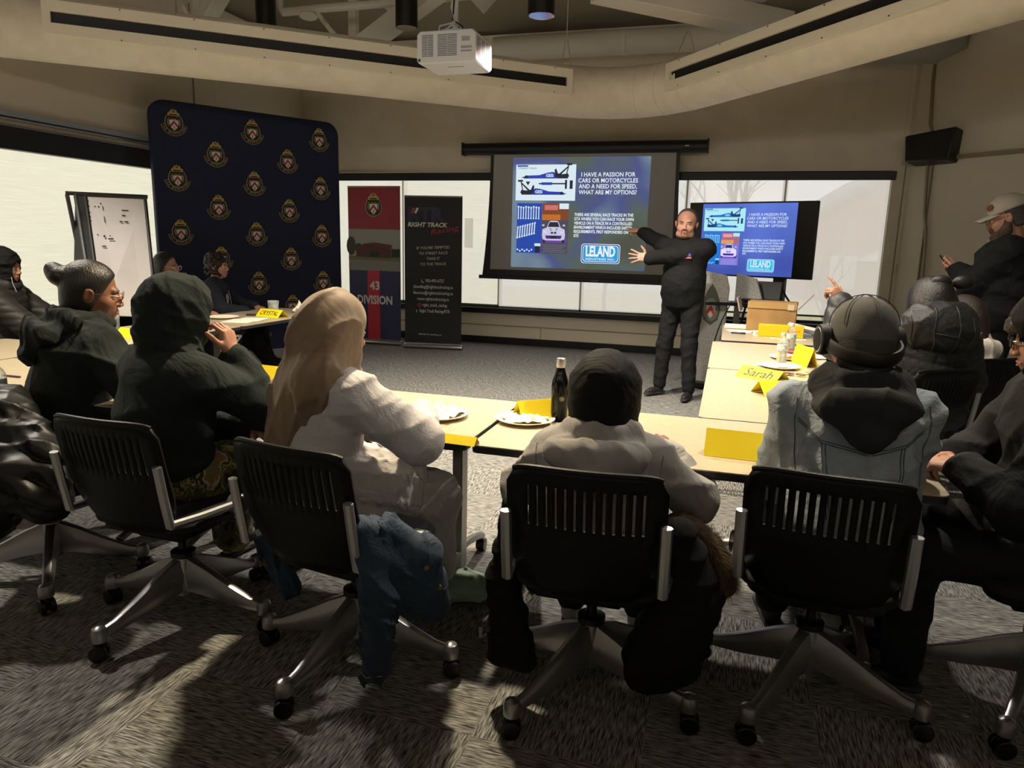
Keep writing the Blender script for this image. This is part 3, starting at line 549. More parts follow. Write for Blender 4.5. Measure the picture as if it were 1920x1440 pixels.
# lectern in front of the cart
lw = mat('lectern_grey', 'bcbab4', .5, var=(60, .5, 'a3a19c'))
lt = thing('lectern', 'grey side-panel lectern with an oval crest badge next to the monitor cart', 'lectern', (-.03, 7.68, 0), -28)
MB().prism([(-.17, 0), (.13, 0), (.17, 1.0), (.13, 1.13), (-.14, 1.17)], .03, lw, frame((-.1, 0, .06), (1, .0, 0), (0, 0, 1))).build('side_panel', lt, bevel=.004)
MB().prism([(0, 0), (.06, 0), (.06, .80), (.34, .78), (.22, 1.10), (0, 1.15)], .03, lw, frame((.0, .28, .06), (1, 0, 0), (0, 0, 1))).build('side_panel', lt, bevel=.004)
MB().box((.3, .12, .90), (.8, .42, .03), blackm, Matrix.Rotation(R_(-3), 4, 'Y')).build('shelf', lt, bevel=.004)
MB().box((-.02, .1, .04), (.4, .5, .05), blackm).build('base', lt, bevel=.006)
cb = MB(); M = frame((-.11, -.032, .86), (1, 0, 0), (0, 0, 1)); cb.poly([(-.0, .24), (.05, .17), (.095, .07), (.11, -.03), (.085, -.13), (0, -.19), (-.085, -.13), (-.11, -.03), (-.095, .07), (-.05, .17)][::-1], mat('badge_green_grey', '55594e', .5), M, .001)
cb.poly(circ(.085, 20, 0, -.03, .12), mat('badge_mid', '7c8074', .5), M, .0025); cb.poly([(-.055, .05), (.055, .05), (.05, -.06), (0, -.12), (-.05, -.06)][::-1], white, M, .004); cb.poly([(0, .02), (.05, -.05), (.04, -.09), (0, -.04), (-.04, -.09), (-.05, -.05)], mat('badge_red', 'd2433f', .5), M, .0055); cb.build('crest_badge', lt, smooth=0)
lp = MB(); lp.box((0, 0, .01), (.34, .24, .02), blackm).box((0, .13, .12), (.34, .012, .23), blackm, Matrix.Translation((0, 0, 0))@Matrix.Rotation(R_(-14), 4, 'X')); o = lp.build('laptop', bevel=.003); o.location = (.32, 7.72, 1.02-.083); o.rotation_euler = (0, 0, R_(-20)); setp(o, 'black laptop standing open on the lectern shelf', 'laptop')
cbm = mat('cable_black', '111114', .5)
def cable(name, label, pts, r=.005, m_=None):
    P_ = [Vector(p) for p in pts]; out = []
    for i in range(len(P_)-1):
        a = P_[max(i-1, 0)]; b_ = P_[i]; c_ = P_[i+1]; d_ = P_[min(i+2, len(P_)-1)]
        for k in range(5):
            t = k/5; out.append(.5*((2*b_)+(c_-a)*t+(2*a-5*b_+4*c_-d_)*t*t+(3*b_-a-3*c_+d_)*t**3))
    out.append(P_[-1]); o = MB().tube([p-P_[0] for p in out], r, m_ or cbm, 8).build(name); o.location = P_[0]; return setp(o, label, 'cable')
cable('power_cable', 'thin black cable hanging from the monitor down behind the presenter', [aty(1302, 515, 8.5), aty(1308, 560, 8.5), aty(1316, 610, 8.45), aty(1322, 660, 8.4)])
cable('power_cable', 'black cable curling down the front of the lectern to the table', [(.06, 7.55, .93), (-.02, 7.47, .75), (-.08, 7.44, .5), (-.06, 7.43, .2), (-.02, 7.42, .03)], .006)
cable('power_cable', 'tangle of black cable looping under the lectern shelf', [(.2, 7.7, .88), (.16, 7.7, .6), (.24, 7.68, .45), (.34, 7.7, .62), (.3, 7.72, .88)], .012)
cable('power_cable', 'black cable looping up from the lectern shelf in front of the window', [(.38, 7.9, .93), (.42, 7.92, 1.08), (.52, 7.95, 1.1), (.6, 7.98, .98), (.66, 8.0, .9)], .01)
cable('power_cable', 'thin cable trailing right from the monitor corner', [aty(1455, 536, 8.3), aty(1470, 528, 8.3), aty(1477, 516, 8.3)], .004)
cable('floor_cable', 'black cable coiled on the carpet left of the right-hand tables', [(-.28, 5.6, .01), (-.45, 5.45, .01), (-.5, 5.25, .01), (-.3, 5.12, .01), (-.12, 5.2, .01)], .008)
# ------------------------------------------------------------------ ceiling projector
pw = mat('projector_white', 'e3e3e6', .4); gr = mat('vent_grey', '6a6a70', .6)
pj = thing('projector', 'white ceiling projector with vent grilles hanging from a mount', 'projector', atd(836, 84, 5.05), 0)
MB().prism([(-.2, .10), (-.225, .075), (-.225, -.10), (-.205, -.12), (.205, -.12), (.225, -.10), (.225, .075), (.2, .10)], .36, pw, frame((0, 0, 0), (1, 0, 0), (0, 0, 1)), -.36).build('projector_body', pj, bevel=.008)
for x0, x1 in ((-.185, -.095), (-.065, .085)):
    vt = MB()
    for i in range(13):
        for k in range(2): vt.box(((x0+x1)/2+(k-.5)*(x1-x0)/2, -.001, .068-.0115*i), ((x1-x0)/2-.004, .004, .004), gr)
    vt.build('vent_grille', pj, smooth=0)
for k in range(3):
    vt = MB()
    for i in range(12): vt.box((.2255, .06+.1*k, .055-.0115*i), (.004, .08, .004), gr)
    vt.build('vent_grille', pj, smooth=0)
MB().box((-.205, -.001, -.095), (.016, .004, .018), mat('port_dark', '3a3a3e', .5)).build('port', pj); MB().box((.03, .12, -.1195), (.12, .012, .003), gr).build('bottom_slot', pj)
MB().box((.15, -.001, .035), (.06, .003, .03), mat('label_grey', 'a5a5aa', .6)).box((.155, -.001, -.02), (.08, .003, .015), mat('label_grey', 'a5a5aa', .6)).box((.155, -.001, -.045), (.08, .003, .01), mat('label_grey', 'a5a5aa', .6)).build('rating_label', pj, smooth=0)
mo = MB().cyl((0, .18, .10), (0, .18, .5), .022, pw).box((0, .18, .12), (.16, .14, .03), pw)
for s in (-1, 1): mo.tube([(s*.1, .1, .10), (s*.06, .18, .16), (0, .18, .2)], .008, pw, 6)
mo.build('ceiling_mount', pj)
MB().tube([(-.1, .1, .10), (-.08, .08, .15), (.02, .12, .18), (-.02, .15, .3), (.02, .16, .45)], .007, mat('cable_white', 'd8d8d8', .5), 6).build('cable', pj); MB().tube([(.08, .1, .10), (.09, .1, .14), (.0, .13, .2), (.01, .15, .45)], .006, cbm, 6).build('cable', pj)
# ------------------------------------------------------------------ things on the right-hand walls
sp = thing('wall_speaker', 'black wall speaker tilted down in the right corner', 'speaker', aty(1744, 272, 9.6), -38)
MB().prism([(-.28, .12), (.28, .17), (.26, -.19), (-.23, -.19)], .26, blackm, frame((0, 0, 0), (1, 0, 0), (0, .12, 1)), -.2).build('cabinet', sp, bevel=.02); MB().box((-.0, -.012, -.03), (.03, .01, .015), alum).build('badge', sp); MB().cyl((0, .2, 0), (0, .45, 0), .02, blackm).build('bracket', sp)
cn = mat('conduit', '8f8069', .45, .3)
def onwall(px, py, off=.025):       # measured image point that lies on the bevelled right wall
    d = ray(px, py); p0 = Vector((XC, YB, 0))+nv*off; return CAM+d*((p0-CAM).dot(nv)/d.dot(nv))
q = thing('conduit_pipe', 'thin painted conduit running down the right corner past the speaker', 'pipe', onwall(1752, 95)); o0 = Vector(q.location)
MB().tube([onwall(*p)-o0 for p in ((1752, 86), (1754, 96), (1753, 120), (1749, 150), (1744, 232), (1748, 246))], .016, cn, 10).build('pipe_run', q); MB().tube([onwall(*p)-o0 for p in ((1742, 285), (1738, 330), (1733, 400), (1736, 430), (1733, 480), (1727, 560), (1722, 620))], .016, cn, 10).build('pipe_run', q)
jb = MB().box((0, 0, 0), (.34, .12, .16), mat('junction_box', '5f5446', .6)).build('junction_box', bevel=.006); jb.location = onwall(1768, 72, .07); jb.rotation_euler = (0, 0, math.atan2(dv.y, dv.x)); setp(jb, 'brown metal junction box where the conduit leaves the wall top', 'box')
s_ = MB().box((0, 0, 0), (.085, .012, .125), mat('switch_plate', 'b9ad9a', .5)).box((0, -.008, 0), (.03, .01, .06), mat('switch_rocker', 'a39784', .5)).build('light_switch', bevel=.003); s_.location = aty(1686.5, 504, 9.943); setp(s_, 'cream light switch plate beside the window', 'switch')
s_ = MB().box((0, 0, 0), (.085, .012, .13), blackm).build('wall_plate', bevel=.003); s_.location = aty(1703.5, 505, 9.943); setp(s_, 'black wall plate right of the light switch', 'wall plate')
nt_ = MB().box((0, 0, 0), (.13, .002, .42), mat('paper_notice', 'd9d9d2', .8, alpha=.22)).build('paper_notice'); nt_.location = aty(879, 437, 9.974); setp(nt_, 'faint paper notice taped to the window shade beside the black banner', 'paper')
# ------------------------------------------------------------------ flip chart easel
wb = mat('whiteboard', 'd8d5d4', .2, var=(2, .5, 'cfcbca')); ek = mat('easel_grey', '44464a', .4, .5)
ex = thing('whiteboard_easel', 'whiteboard easel with marker dashes standing in front of the left window', 'whiteboard', at(250, 640, 0)*1.0, 0)
a_ = [atd(*p) for p in ((160, 366, 5.9), (272, 371, 6.15), (292, 570, 6.0), (188, 566, 5.72))]; o0 = Vector(ex.location)
a_ = [p-o0 for p in a_]; uu = (a_[1]-a_[0]); vv = (a_[3]-a_[0]); nn_ = uu.cross(vv).normalized(); nn_ = nn_ if nn_.dot(CAM-ex.location) > 0 else -nn_
low = [a_[3]+(a_[3]-a_[0])*.12, a_[2]+(a_[2]-a_[1])*.12]
bdm = MB(); c4 = [a_[0], a_[1], low[1], low[0]]; bdm.add([p for p in c4]+[p-nn_*.02 for p in c4], [(0, 1, 2, 3), (7, 6, 5, 4), (0, 4, 5, 1), (1, 5, 6, 2), (2, 6, 7, 3), (3, 7, 4, 0)], wb); bdm.build('board', ex, smooth=0)
fr_ = MB()
for p, q_ in ((c4[0], c4[1]), (c4[1], c4[2]), (c4[0], c4[3])): fr_.tube([p, q_], .014, blackm, 8)
fr_.build('board_frame', ex)
hd = MB(); hd.tube([a_[0]-uu.normalized()*.14+Vector((0, 0, .01)), a_[1]+uu.normalized()*.02+Vector((0, 0, .01))], .016, blackm, 8); hd.build('clamp_bar', ex)
lg = MB(); tl = a_[0]-uu.normalized()*.07
for s, e in ((tl, tl+(a_[3]-a_[0])*1.6+uu*.06), (tl-uu.normalized()*.06, Vector((tl.x-.1, tl.y+.25, -o0.z)))): lg.tube([s, e], .016, ek, 8)
lg.build('easel_leg', ex)
pan = MB(); p0 = tl-uu.normalized()*.06; pan.add([atd(142, 362, 5.95)-o0, a_[0], low[0], atd(138, 600, 5.85)-o0], [(0, 1, 2, 3)], blackm); pan.build('rear_panel', ex, smooth=0, solid=.01)
mk = MB(); rnd = random.Random(3)
for (u, v, w_, h_) in ((.03, .05, .012, .012), (.03, .1, .012, .012), (.03, .16, .012, .012), (.03, .2, .012, .012), (.03, .24, .012, .012), (.12, .10, .02, .012), (.18, .10, .02, .012), (.25, .10, .012, .04), (.25, .2, .012, .06), (.22, .07, .02, .012), (.56, .13, .12, .008), (.55, .18, .07, .01), (.5, .24, .05, .012), (.58, .24, .07, .012), (.1, .37, .02, .012), (.2, .38, .03, .02), (.27, .41, .09, .012), (.3, .38, .02, .012), (.15, .48, .07, .012), (.12, .9, .05, .01)):
    o_ = a_[0]+uu*u+vv*v+nn_*.002; mk.add([o_, o_+uu*w_, o_+uu*w_+vv*h_, o_+vv*h_], [(0, 1, 2, 3)], blackm)
mk.build('marker_dashes', ex, smooth=0)
# ================================================================== CHAIRS
plast = mat('chair_plastic', '08080a', .5, spec=.22); seatm = mat('chair_seat_fabric', '121214', .9, bump=(300, .2)); chs = mat('chair_silver', 'a5a6aa', .28, .85, bump=(60, .03)); rub = mat('caster_black', '0a0a0a', .35)
seatg = mat('chair_seat_grey', '3a3c42', .8)
def make_chair(name, label, loc, rz, base_rot=0, group='nesting swivel chairs', arms=True, sticker=False):
    t = thing(name, label, 'chair', loc, rz, group)
    us = [-1]; ns = 13; a, b_ = -.72, .72; pit = (b_-a)/(ns-1); hw = pit*.16
    for i in range(ns): us += [a+i*pit-hw, a+i*pit+hw]
    us.append(1); us = sorted(us); vsn = [0, .08, .2, .34, .48, .56, .68, .78, .88, .95, 1.0]
    def bf(u, v):
        z = .452+v*.41; wd = .222*min(1, .62+.8*v*(1.0) if v < .48 else 1.0); wd = .222*(1-.30*(1-min(v/.45, 1))**2)
        if v > .9: wd -= .02*(v-.9)/.1*abs(u)**4
        return (u*wd, -.235-.10*v**1.3+.035*(1-0)*(u*u)*.9-.018*math.sin(v*3.1), z-.012*abs(u)**6*(v > .9))
    mb = MB(); nu, nv = len(us), len(vsn)
    vs = [bf(u, v) for v in vsn for u in us]; fs = []
    for j in range(nv-1):
        for i in range(nu-1):
            if i % 2 == 1 and 1 <= i <= 25 and 5 <= j <= 7: continue
            fs.append((j*nu+i, j*nu+i+1, (j+1)*nu+i+1, (j+1)*nu+i))
    mb.add(vs, fs, plast); mb.build('backrest', t, solid=.014, smooth=50)
    MB().tube([bf(u/10, 1.0) for u in range(-10, 11)], .009, plast, 8).build('top_edge', t)
    MB().prism(rrect(.45, .44, .09, 5), .035, seatm, frame((0, .0, .445), (1, 0, 0), (0, 1, 0))).build('seat', t, bevel=.012)
    MB().prism(rrect(.40, .40, .08, 5), .03, plast, frame((0, 0, .415), (1, 0, 0), (0, 1, 0))).box((0, 0, .385), (.2, .22, .05), plast).build('seat_pan', t, bevel=.008)
    for s in (-1, 1):
        MB().tube([(s*.222, -.272, .505), (s*.222, -.29, .60), (s*.222, -.31, .725)], .013, chs, 8, flat=1.3).tube([(s*.222, -.272, .51), (s*.235, -.15, .50), (s*.245, .02, .49)], .015, chs, 8).build('side_rail', t)
        MB().cyl((s*.22, .03, .487), (s*.27, .03, .487), .038, chs, n=20).cyl((s*.2705, .03, .487), (s*.273, .03, .487), .030, plast, n=20).build('pivot', t, bevel=.003)
    MB().cyl((0, 0, .2), (0, 0, .40), .017, rub).cyl((0, 0, .17), (0, 0, .27), .03, rub).lathe([(.045, .255), (.045, .275), (.03, .28)], rub).build('gas_column', t)
    MB().lathe([(.036, .10), (.04, .13), (.038, .2), (.034, .255), (.02, .256)], chs).build('hub', t)
    for k in range(4):
        an = R_(base_rot-rz+(0, 104, 180, 284)[k]); dx, dy = math.cos(an), math.sin(an); M = frame((0, 0, 0), (dx, dy, 0), (-dy, dx, 0))
        lg = MB(); rings = []
        for tt_, zt_, zb_, wv in ((.02, .255, .12, .030), (.10, .22, .11, .027), (.20, .165, .09, .023), (.29, .122, .08, .019), (.335, .112, .078, .017)):
            rings.append([(tt_, -wv*.8, zb_), (tt_, wv*.8, zb_), (tt_, wv, (zt_+zb_)/2), (tt_, wv*.6, zt_-.004), (tt_, 0, zt_), (tt_, -wv*.6, zt_-.004), (tt_, -wv, (zt_+zb_)/2)])
        lg.ring_loft(rings, chs, M=M); lg.lathe([(.02, .068), (.027, .07), (.028, .098), (.022, .116), (.008, .124)], chs, 16, c=(.345, 0, 0), M=M)
        L_ = lg.build('base_leg', t, smooth=40)
        cs = MB(); M2 = M@Matrix.Translation((.35, 0, .03))@Matrix.Rotation(R_(40+70*k), 4, 'Z')
        for s in (-1, 1): cs.cyl((s*.008, 0, 0), (s*.026, 0, 0), .03, rub, n=18, M=M2)
        cs.box((0, 0, .01), (.012, .04, .04), rub, M2).cyl((0, 0, .01), (0, 0, .05), .008, rub, n=8, M=M2); cs.build('caster', L_, bevel=.003)
    if sticker:
        an = R_(base_rot-rz+(0, 104, 180, 284)[sticker[0]]); dx, dy = math.cos(an), math.sin(an); M = frame((dx*.06, dy*.06, .175), (dx, dy, -.25), (0, 0, 1)); mb = MB()
        s = sticker[1]; mb.box((.0, 0, s*.026), (.05, .026, .002), mat('asset_label', 'a9abb0', .6), M)
        for i in range(6): mb.box((-.015+.006*i, .0, s*.0275), (.002, .01, .001), blackm, M)
        mb.build('asset_label', t)
    return t
CH = {}
CH['c1'] = make_chair('swivel_chair', 'black slotted swivel chair behind the person in the raised dark green hood', (-1.92, 2.09, 0), -2, -102, sticker=(1, -1))
CH['c2'] = make_chair('swivel_chair', 'black slotted swivel chair behind the person in the brown headscarf, denim jacket hanging on it', (-1.15, 2.04, 0), -9, -101)
CH['c3'] = make_chair('swivel_chair', 'black slotted swivel chair behind the person in the grey hoodie and black headscarf', (-.34, 2.13, 0), 3, -121)
CH['c4'] = make_chair('swivel_chair', 'black slotted swivel chair with bright slots behind the person in the denim jacket', (.345, 2.33, 0), -6, -122, sticker=(0, 1))
CH['c5'] = make_chair('swivel_chair', 'swivel chair cut by the right edge of the photo, under the person with clasped hands', (1.06, 2.52, 0), 84, -119)
CH['c0'] = make_chair('swivel_chair', 'swivel chair at the left edge with a shiny black puffer jacket over its back', (-2.68, 2.18, 0), -60, -150)
CH['c6'] = make_chair('swivel_chair', 'black swivel chair right of the tables under the person in the hooded black puffer', (.99, 4.46, 0), 33, 20)
CH['c7'] = make_chair('swivel_chair', 'black swivel chair under the person with the white hood, right of the tables', (1.38, 5.02, 0), 33, 40)
CH['c8'] = make_chair('swivel_chair', 'empty slotted swivel chair behind the bottle at the left tables', (-4.98, 4.9, 0), -80, 20)
CH['c9'] = make_chair('swivel_chair', 'swivel chair under the person in the black headscarf by the left window', (-5.2, 4.02, 0), -72, 10)
CH['c10'] = make_chair('swivel_chair', 'swivel chair under the person with dark hair and clear glasses by the backdrop', (-5.12, 5.44, 0), -80, 0)
CH['c11'] = make_chair('swivel_chair', 'swivel chair under the curly-haired person by the backdrop', (-5.06, 6.18, 0), -78, 30)
# ================================================================== TABLES
lam = mat('table_laminate', 'b3a68c', .32, var=(40, .3, 'ada086')); edgeb = mat('table_edge', '1b1a1c', .5); legs_ = mat('table_leg_silver', '8a8784', .35, .7)
TZ = .73
def make_table(label, cx, cy, L_, Wd, rz, name='folding_table'):
    t = thing(name, label, 'table', (cx, cy, 0), rz, 'laminate tables of the U')
    MB().prism(rrect(L_, Wd, .03, 4), .004, lam, frame((0, 0, TZ-.004), (1, 0, 0), (0, 1, 0))).build('tabletop', t, smooth=0)
    MB().prism(rrect(L_-.002, Wd-.002, .03, 4), .026, edgeb, frame((0, 0, TZ-.0305), (1, 0, 0), (0, 1, 0))).build('edge_band', t, smooth=0)
    MB().box((0, 0, TZ-.045), (L_-.35, .05, .03), edgeb).build('rail', t)
    for s in (-1, 1):
        x = s*(L_/2-.16); lg = MB().box((x, 0, .37), (.045, .07, .66), legs_)
        lg.tube([(x, -.30, .075), (x, -.22, .10), (x, -.1, .125), (x, 0, .13), (x, .1, .125), (x, .22, .10), (x, .30, .075)], .022, legs_, 8, flat=.8)
        l_ = lg.build('leg', t, bevel=.004)
        for k in (-1, 1): MB().cyl((x-.02, k*.3, .03), (x+.02, k*.3, .03), .03, rub, n=16).box((x, k*.3, .06), (.02, .02, .04), rub).build('caster', l_, bevel=.003)
    return t
yn, yf = 2.375, 3.135; yc = (yn+yf)/2
make_table('table at the near right corner of the U, folded yellow card at its near edge', (-.865+.71)/2+.003, yc, 1.57, .76, 0)
make_table('table in front of the person in the brown headscarf, second from the right corner', -1.645, yc, 1.53, .76, 0)
make_table('table at the near left, beyond the two people in dark hoodies', -3.20, yc-.02, 1.53, .76, 0)
make_table('left-hand table lying under the window side, nearest of the left arm', -4.37, 2.98, 1.38, .76, 90)
make_table('left-hand table with the tall water bottle and half a yellow card', -4.22, 4.345, 1.30, .78, 90)
make_table('far left table with the yellow name card and the paper plates', -4.22, 5.76, 1.50, .78, 90)
make_table('right-hand table next to the near corner, with the card reading Sarah', .305, 3.83, 1.36, .76, 90)
make_table('right-hand table with water bottles and a plate, second from the near corner', .305, 5.20, 1.34, .76, 90)
make_table('far right table with the cardboard box and yellow box', .37, 6.62, 1.25, .76, 90)
# ================================================================== THINGS ON THE TABLES
yel = mat('card_yellow', 'f2d800', .7); inkm = mat('marker_ink', '1d1a16', .6); paperm = mat('paper_white', 'e9e4d6', .8); platem = mat('paper_plate', 'e9dfc6', .7); capm = mat('bottle_cap', '9aa3ad', .5)
def card(label, p, rz, w_=.26, d_=.11, h_=.085, text=None, open_=False, tsz=.05):
    t = thing('name_card', label, 'name card', (p[0], p[1], TZ), rz, 'folded yellow name cards'); mb = MB()
    mb.add([(-w_/2, -d_/2, .001), (w_/2, -d_/2, .001), (w_/2, 0, h_), (-w_/2, 0, h_), (w_/2, d_/2, .001), (-w_/2, d_/2, .001)], [(0, 1, 2, 3), (3, 2, 4, 5)], yel); mb.build('folded_card', t, smooth=0, solid=.0012)
    if text:
        M = frame((0, -d_/2, .001), (1, 0, 0), (0, d_/2, h_-.001)); tm = MB(); tm.text(text, tsz, inkm, M, 0, .5*math.hypot(d_/2, h_)-tsz*.45, maxw=w_*.8, bold=.01, z=.0015, shear=.15); tm.build('handwriting', t, smooth=0)
    return t
card('yellow folded card lying flat at the near edge, left of the table seam', at(832, 822, TZ+.01), -4, .27, .05, .03, 'mia', tsz=.012)
card('yellow folded card beside the black steel bottle', at(1018, 772, TZ+.03), 40, .24, .12, .085)
card('yellow folded card in front of the person in the denim jacket', at(1395, 845, TZ+.02), -3, .27, .11, .09)
card('yellow folded card reading Sarah, open toward the middle of the room', at(1430, 700, TZ+.03), -38, .27, .15, .06, 'Sarah', tsz=.06)
card('yellow folded card just below the one reading Sarah', at(1458, 728, TZ+.03), 28, .22, .14, .07, 'Jana', tsz=.025)
card('yellow card standing upright behind the plate with food', at(1508, 672, TZ+.04), -72, .26, .07, .12)
card('yellow folded card with dark lettering on the far left table', at(510, 592, TZ+.01), -10, .28, .14, .07, 'CRYSTAL', tsz=.05)
card('yellow folded card between the two people in dark hoodies', at(247, 629, TZ+.01), -14, .26, .13, .06)
card('yellow card standing left of the brown headscarf', at(500, 714, TZ+.02), -6, .2, .07, .10)
card('yellow card corner peeking out right of the denim jacket', at(1712, 840, TZ+.0), -30, .12, .08, .04)
card('yellow card corner at the left edge of the photo', at(14, 756, TZ+.0), -20, .1, .06, .05)
def plate(label, p, r=.115, nap=None, seed=0, food=False):
    t = thing('paper_plate', label, 'plate', (p[0], p[1], TZ+.001), 0, 'paper plates')
    MB().lathe([(.01, .002), (r*.68, .002), (r*.78, .010), (r*.96, .017), (r, .017), (r, .014), (r*.8, .006), (r*.7, 0), (.01, 0)], platem, 32).build('plate', t)
    if food:
        rnd = random.Random(seed); mb = MB()
        for i in range(26): a = rnd.uniform(0, 6.28); q = rnd.uniform(0, r*.5); mb.ball((q*math.cos(a), q*math.sin(a), .008), rnd.uniform(.007, .012), mat('food_red', 'b3512a', .6) if i % 3 else mat('food_cream', 'd9b483', .6), 6, sc=(1.3, .8, .6))
        mb.build('food_scraps', t)
    return t
def napkin(label, p, s, seed, h=.05, name='crumpled_napkin', z=.006, m_=None):
    rnd = random.Random(seed); o1, o2 = rnd.uniform(0, 9), rnd.uniform(0, 9); n = 22; mb = MB()
    def fn(u, v):
        x, y = (u-.5), (v-.5); r = math.hypot(x, y); w_ = math.sin(9*x+o1+3*y)*.5+math.sin(14*y+o2-6*x)*.5+.5*math.sin(17*(x+y)+o1*2)*math.sin(19*(x-y)+o2)
        return (s*x*(1-.25*abs(w_)), s*y*(1-.25*abs(w_)), z+.004+h*max(0, (1-1.5*r))*(.65+.5*w_)+h*.25*abs(math.sin(7*(x-y)+o2)))
    mb.grid(n, n, fn, m_ or mat('napkin', 'efe9d8', .85)); o = mb.build(name, solid=.0015, smooth=60); o.location = (p[0], p[1], TZ); o.rotation_euler = (0, 0, rnd.uniform(0, 3)); return setp(o, label, 'napkin')
p = at(822, 781, TZ); plate('paper plate with a crumpled napkin, left of the table seam', p, .125); napkin('crumpled paper napkin piled on the plate left of the table seam', p, .21, 6, .05)
p = at(985, 790, TZ); plate('paper plate beside the grey hoodie, right of the table seam', p, .125); napkin('flat folded napkin on the plate beside the grey hoodie', p, .2, 9, .03)
p = at(1463, 690, TZ); plate('paper plate behind the card reading Sarah', p, .12); napkin('napkin lying on the plate behind the card reading Sarah', (p.x-.04, p.y+.01), .17, 5, .015)
p = at(1478, 673, TZ); plate('paper plate with red food scraps beside the water bottles', p, .125, food=True, seed=3)
p = at(1310*1+390, 878, TZ); plate('small paper plate right of the denim jacket', p, .08); napkin('folded napkin on the small plate right of the denim jacket', p, .1, 3, .03)
p = at(555, 575, TZ); p = Vector((-3.98, 6.25, 0)); plate('paper plate at the far end of the left tables', p, .13); napkin('upright crumpled napkin on the far left plate', (p.x-.06, p.y-.08), .12, 2, .09)
p = Vector((-4.36, 5.42, 0)); plate('paper plate in front of the two people by the backdrop', p, .14)
napkin('flat napkin on the table behind the red food plate', at(1530, 672, TZ), .15, 8, .012, z=0)
clear = mat('bottle_plastic', 'dfeaf2', .05, trans=.9, alpha=.45); water = mat('bottle_water', 'c3d3dc', .05, trans=.8, alpha=.5)
labm = mat('bottle_label', 'd8d4b4', .5, var=(60, .6, '8ea7c4'))
def water_bottle(label, p, h=.205, cap='b9c2cc'):
    t = thing('water_bottle', label, 'bottle', (p[0], p[1], TZ+.001), 20, 'plastic water bottles'); r = .033; k = h/.205
    MB().lathe([(r*.8, 0), (r, .006), (r, .02*k), (r*.94, .027*k), (r, .034*k), (r*.94, .041*k), (r, .048*k), (r*.94, .055*k), (r, .062*k), (r*.94, .07*k), (r, .08*k), (r, .135*k), (r*.95, .15*k), (r*.75, .168*k), (r*.42, .182*k), (r*.38, .19*k)], clear, 24).build('bottle_body', t, smooth=60)
    MB().lathe([(r*.72, .005), (r*.9, .02*k), (r*.9, .125*k), (.002, .126*k)], water, 20).build('water', t, smooth=60)
    MB().lathe([(r*1.01, .092*k), (r*1.02, .093*k), (r*1.02, .130*k), (r*1.01, .131*k)], labm, 24).build('label', t, smooth=60)
    MB().lathe([(r*.44, .186*k), (r*.46, .188*k), (r*.46, .203*k), (r*.4, .206*k)], mat('cap_'+cap, cap, .4), 20).build('cap', t)
water_bottle('plastic water bottle nearest the camera on the right-hand tables', at(1464, 684, TZ)); water_bottle('plastic water bottle standing behind the nearer one on the right-hand tables', at(1476, 660, TZ)+Vector((.02, .02, 0)))
water_bottle('plastic water bottle with white cap on the left-hand table in front of the empty chair', at(217, 622, TZ), .225, 'e6dcd8'); water_bottle('plastic water bottle cut by the left edge of the photo', at(1, 762, TZ), .19, 'd86a5a')
t = thing('steel_bottle', 'black steel drinking bottle with chrome cap standing on the front table', 'bottle', at(1048, 788, TZ+.0), 0)
k = .036; MB().lathe([(k*.85, 0), (k, .008), (k, .15), (k*.93, .172), (k*.66, .2), (k*.52, .218), (k*.5, .228)], mat('steel_black', '141516', .15, .6), 32).build('bottle_body', t, smooth=60); MB().lathe([(k*.56, .228), (k*.58, .23), (k*.58, .262), (k*.5, .266), (k*.1, .267)], alum, 24).build('cap', t)
mb = MB()
for j in range(12): a = 2*math.pi*j/12; M = frame((k*math.cos(-1.1)*1.0, k*math.sin(-1.1)*1.0, .10), (math.sin(1.1), math.cos(-1.1), 0), (0, 0, 1)); mb.tube([M@Vector((0, 0, .0015)), M@Vector((.012*math.cos(a), .012*math.sin(a), .001))], .0007, mat('print_pale', 'c9b9a0', .5), 4)
mb.build('printed_star', t)
# far right table clutter
cbx = mat('cardboard', 'a5814f', .8, var=(6, .4, '9a7748')); t = thing('cardboard_box', 'brown cardboard box with one flap raised on the far right table', 'box', (.42, 6.98, TZ+.001), -6)
MB().box((0, 0, .13), (.42, .3, .26), cbx).build('box_body', t, bevel=.004); MB().box((0, -.155, .235), (.42, .008, .06), mat('cardboard_light', 'b08c58', .8)).build('front_flap', t); MB().box((-.23, 0, .29), (.012, .26, .13), mat('cardboard_grey', '9f948c', .8), Matrix.Rotation(R_(-14), 4, 'Y')).build('raised_flap', t); MB().box((.16, -.161, .225), (.055, .003, .05), mat('sticker', 'c8b79e', .6)).build('sticker', t)
MB().tube([(.22, -.05, .2), (.34, -.02, .34)], .004, cbx, 6).build('tape_strip', t)
t = thing('yellow_box', 'bright yellow open box in front of the cardboard box', 'box', (.47, 6.45, TZ+.001), -4); MB().box((0, 0, .05), (.36, .1, .10), mat('box_yellow', 'e2b400', .55)).build('box_body', t, bevel=.003); mb = MB(); mb.box((.09, -.052, .05), (.004, .003, .10), mat('box_fold', 'b98f00', .6)); mb.text('mx y', .02, inkm, frame((.12, -.053, .05), (1, 0, 0), (0, 0, 1)), bold=.0, shear=.3); mb.build('fold_mark', t, smooth=0)
o = MB().box((0, 0, .015), (.3, .22, .03), mat('binder_grey', '6f6d6c', .6)).box((0, 0, .034), (.3, .22, .006), paperm).build('document_case', bevel=.003); o.location = (.62, 6.85, TZ+.27); o.location = (.68, 6.62, TZ+.09); o.rotation_euler = (R_(0), R_(10), R_(-8)); o.location.z = TZ+.04; setp(o, 'grey binder with paper leaning beside the yellow box', 'binder')
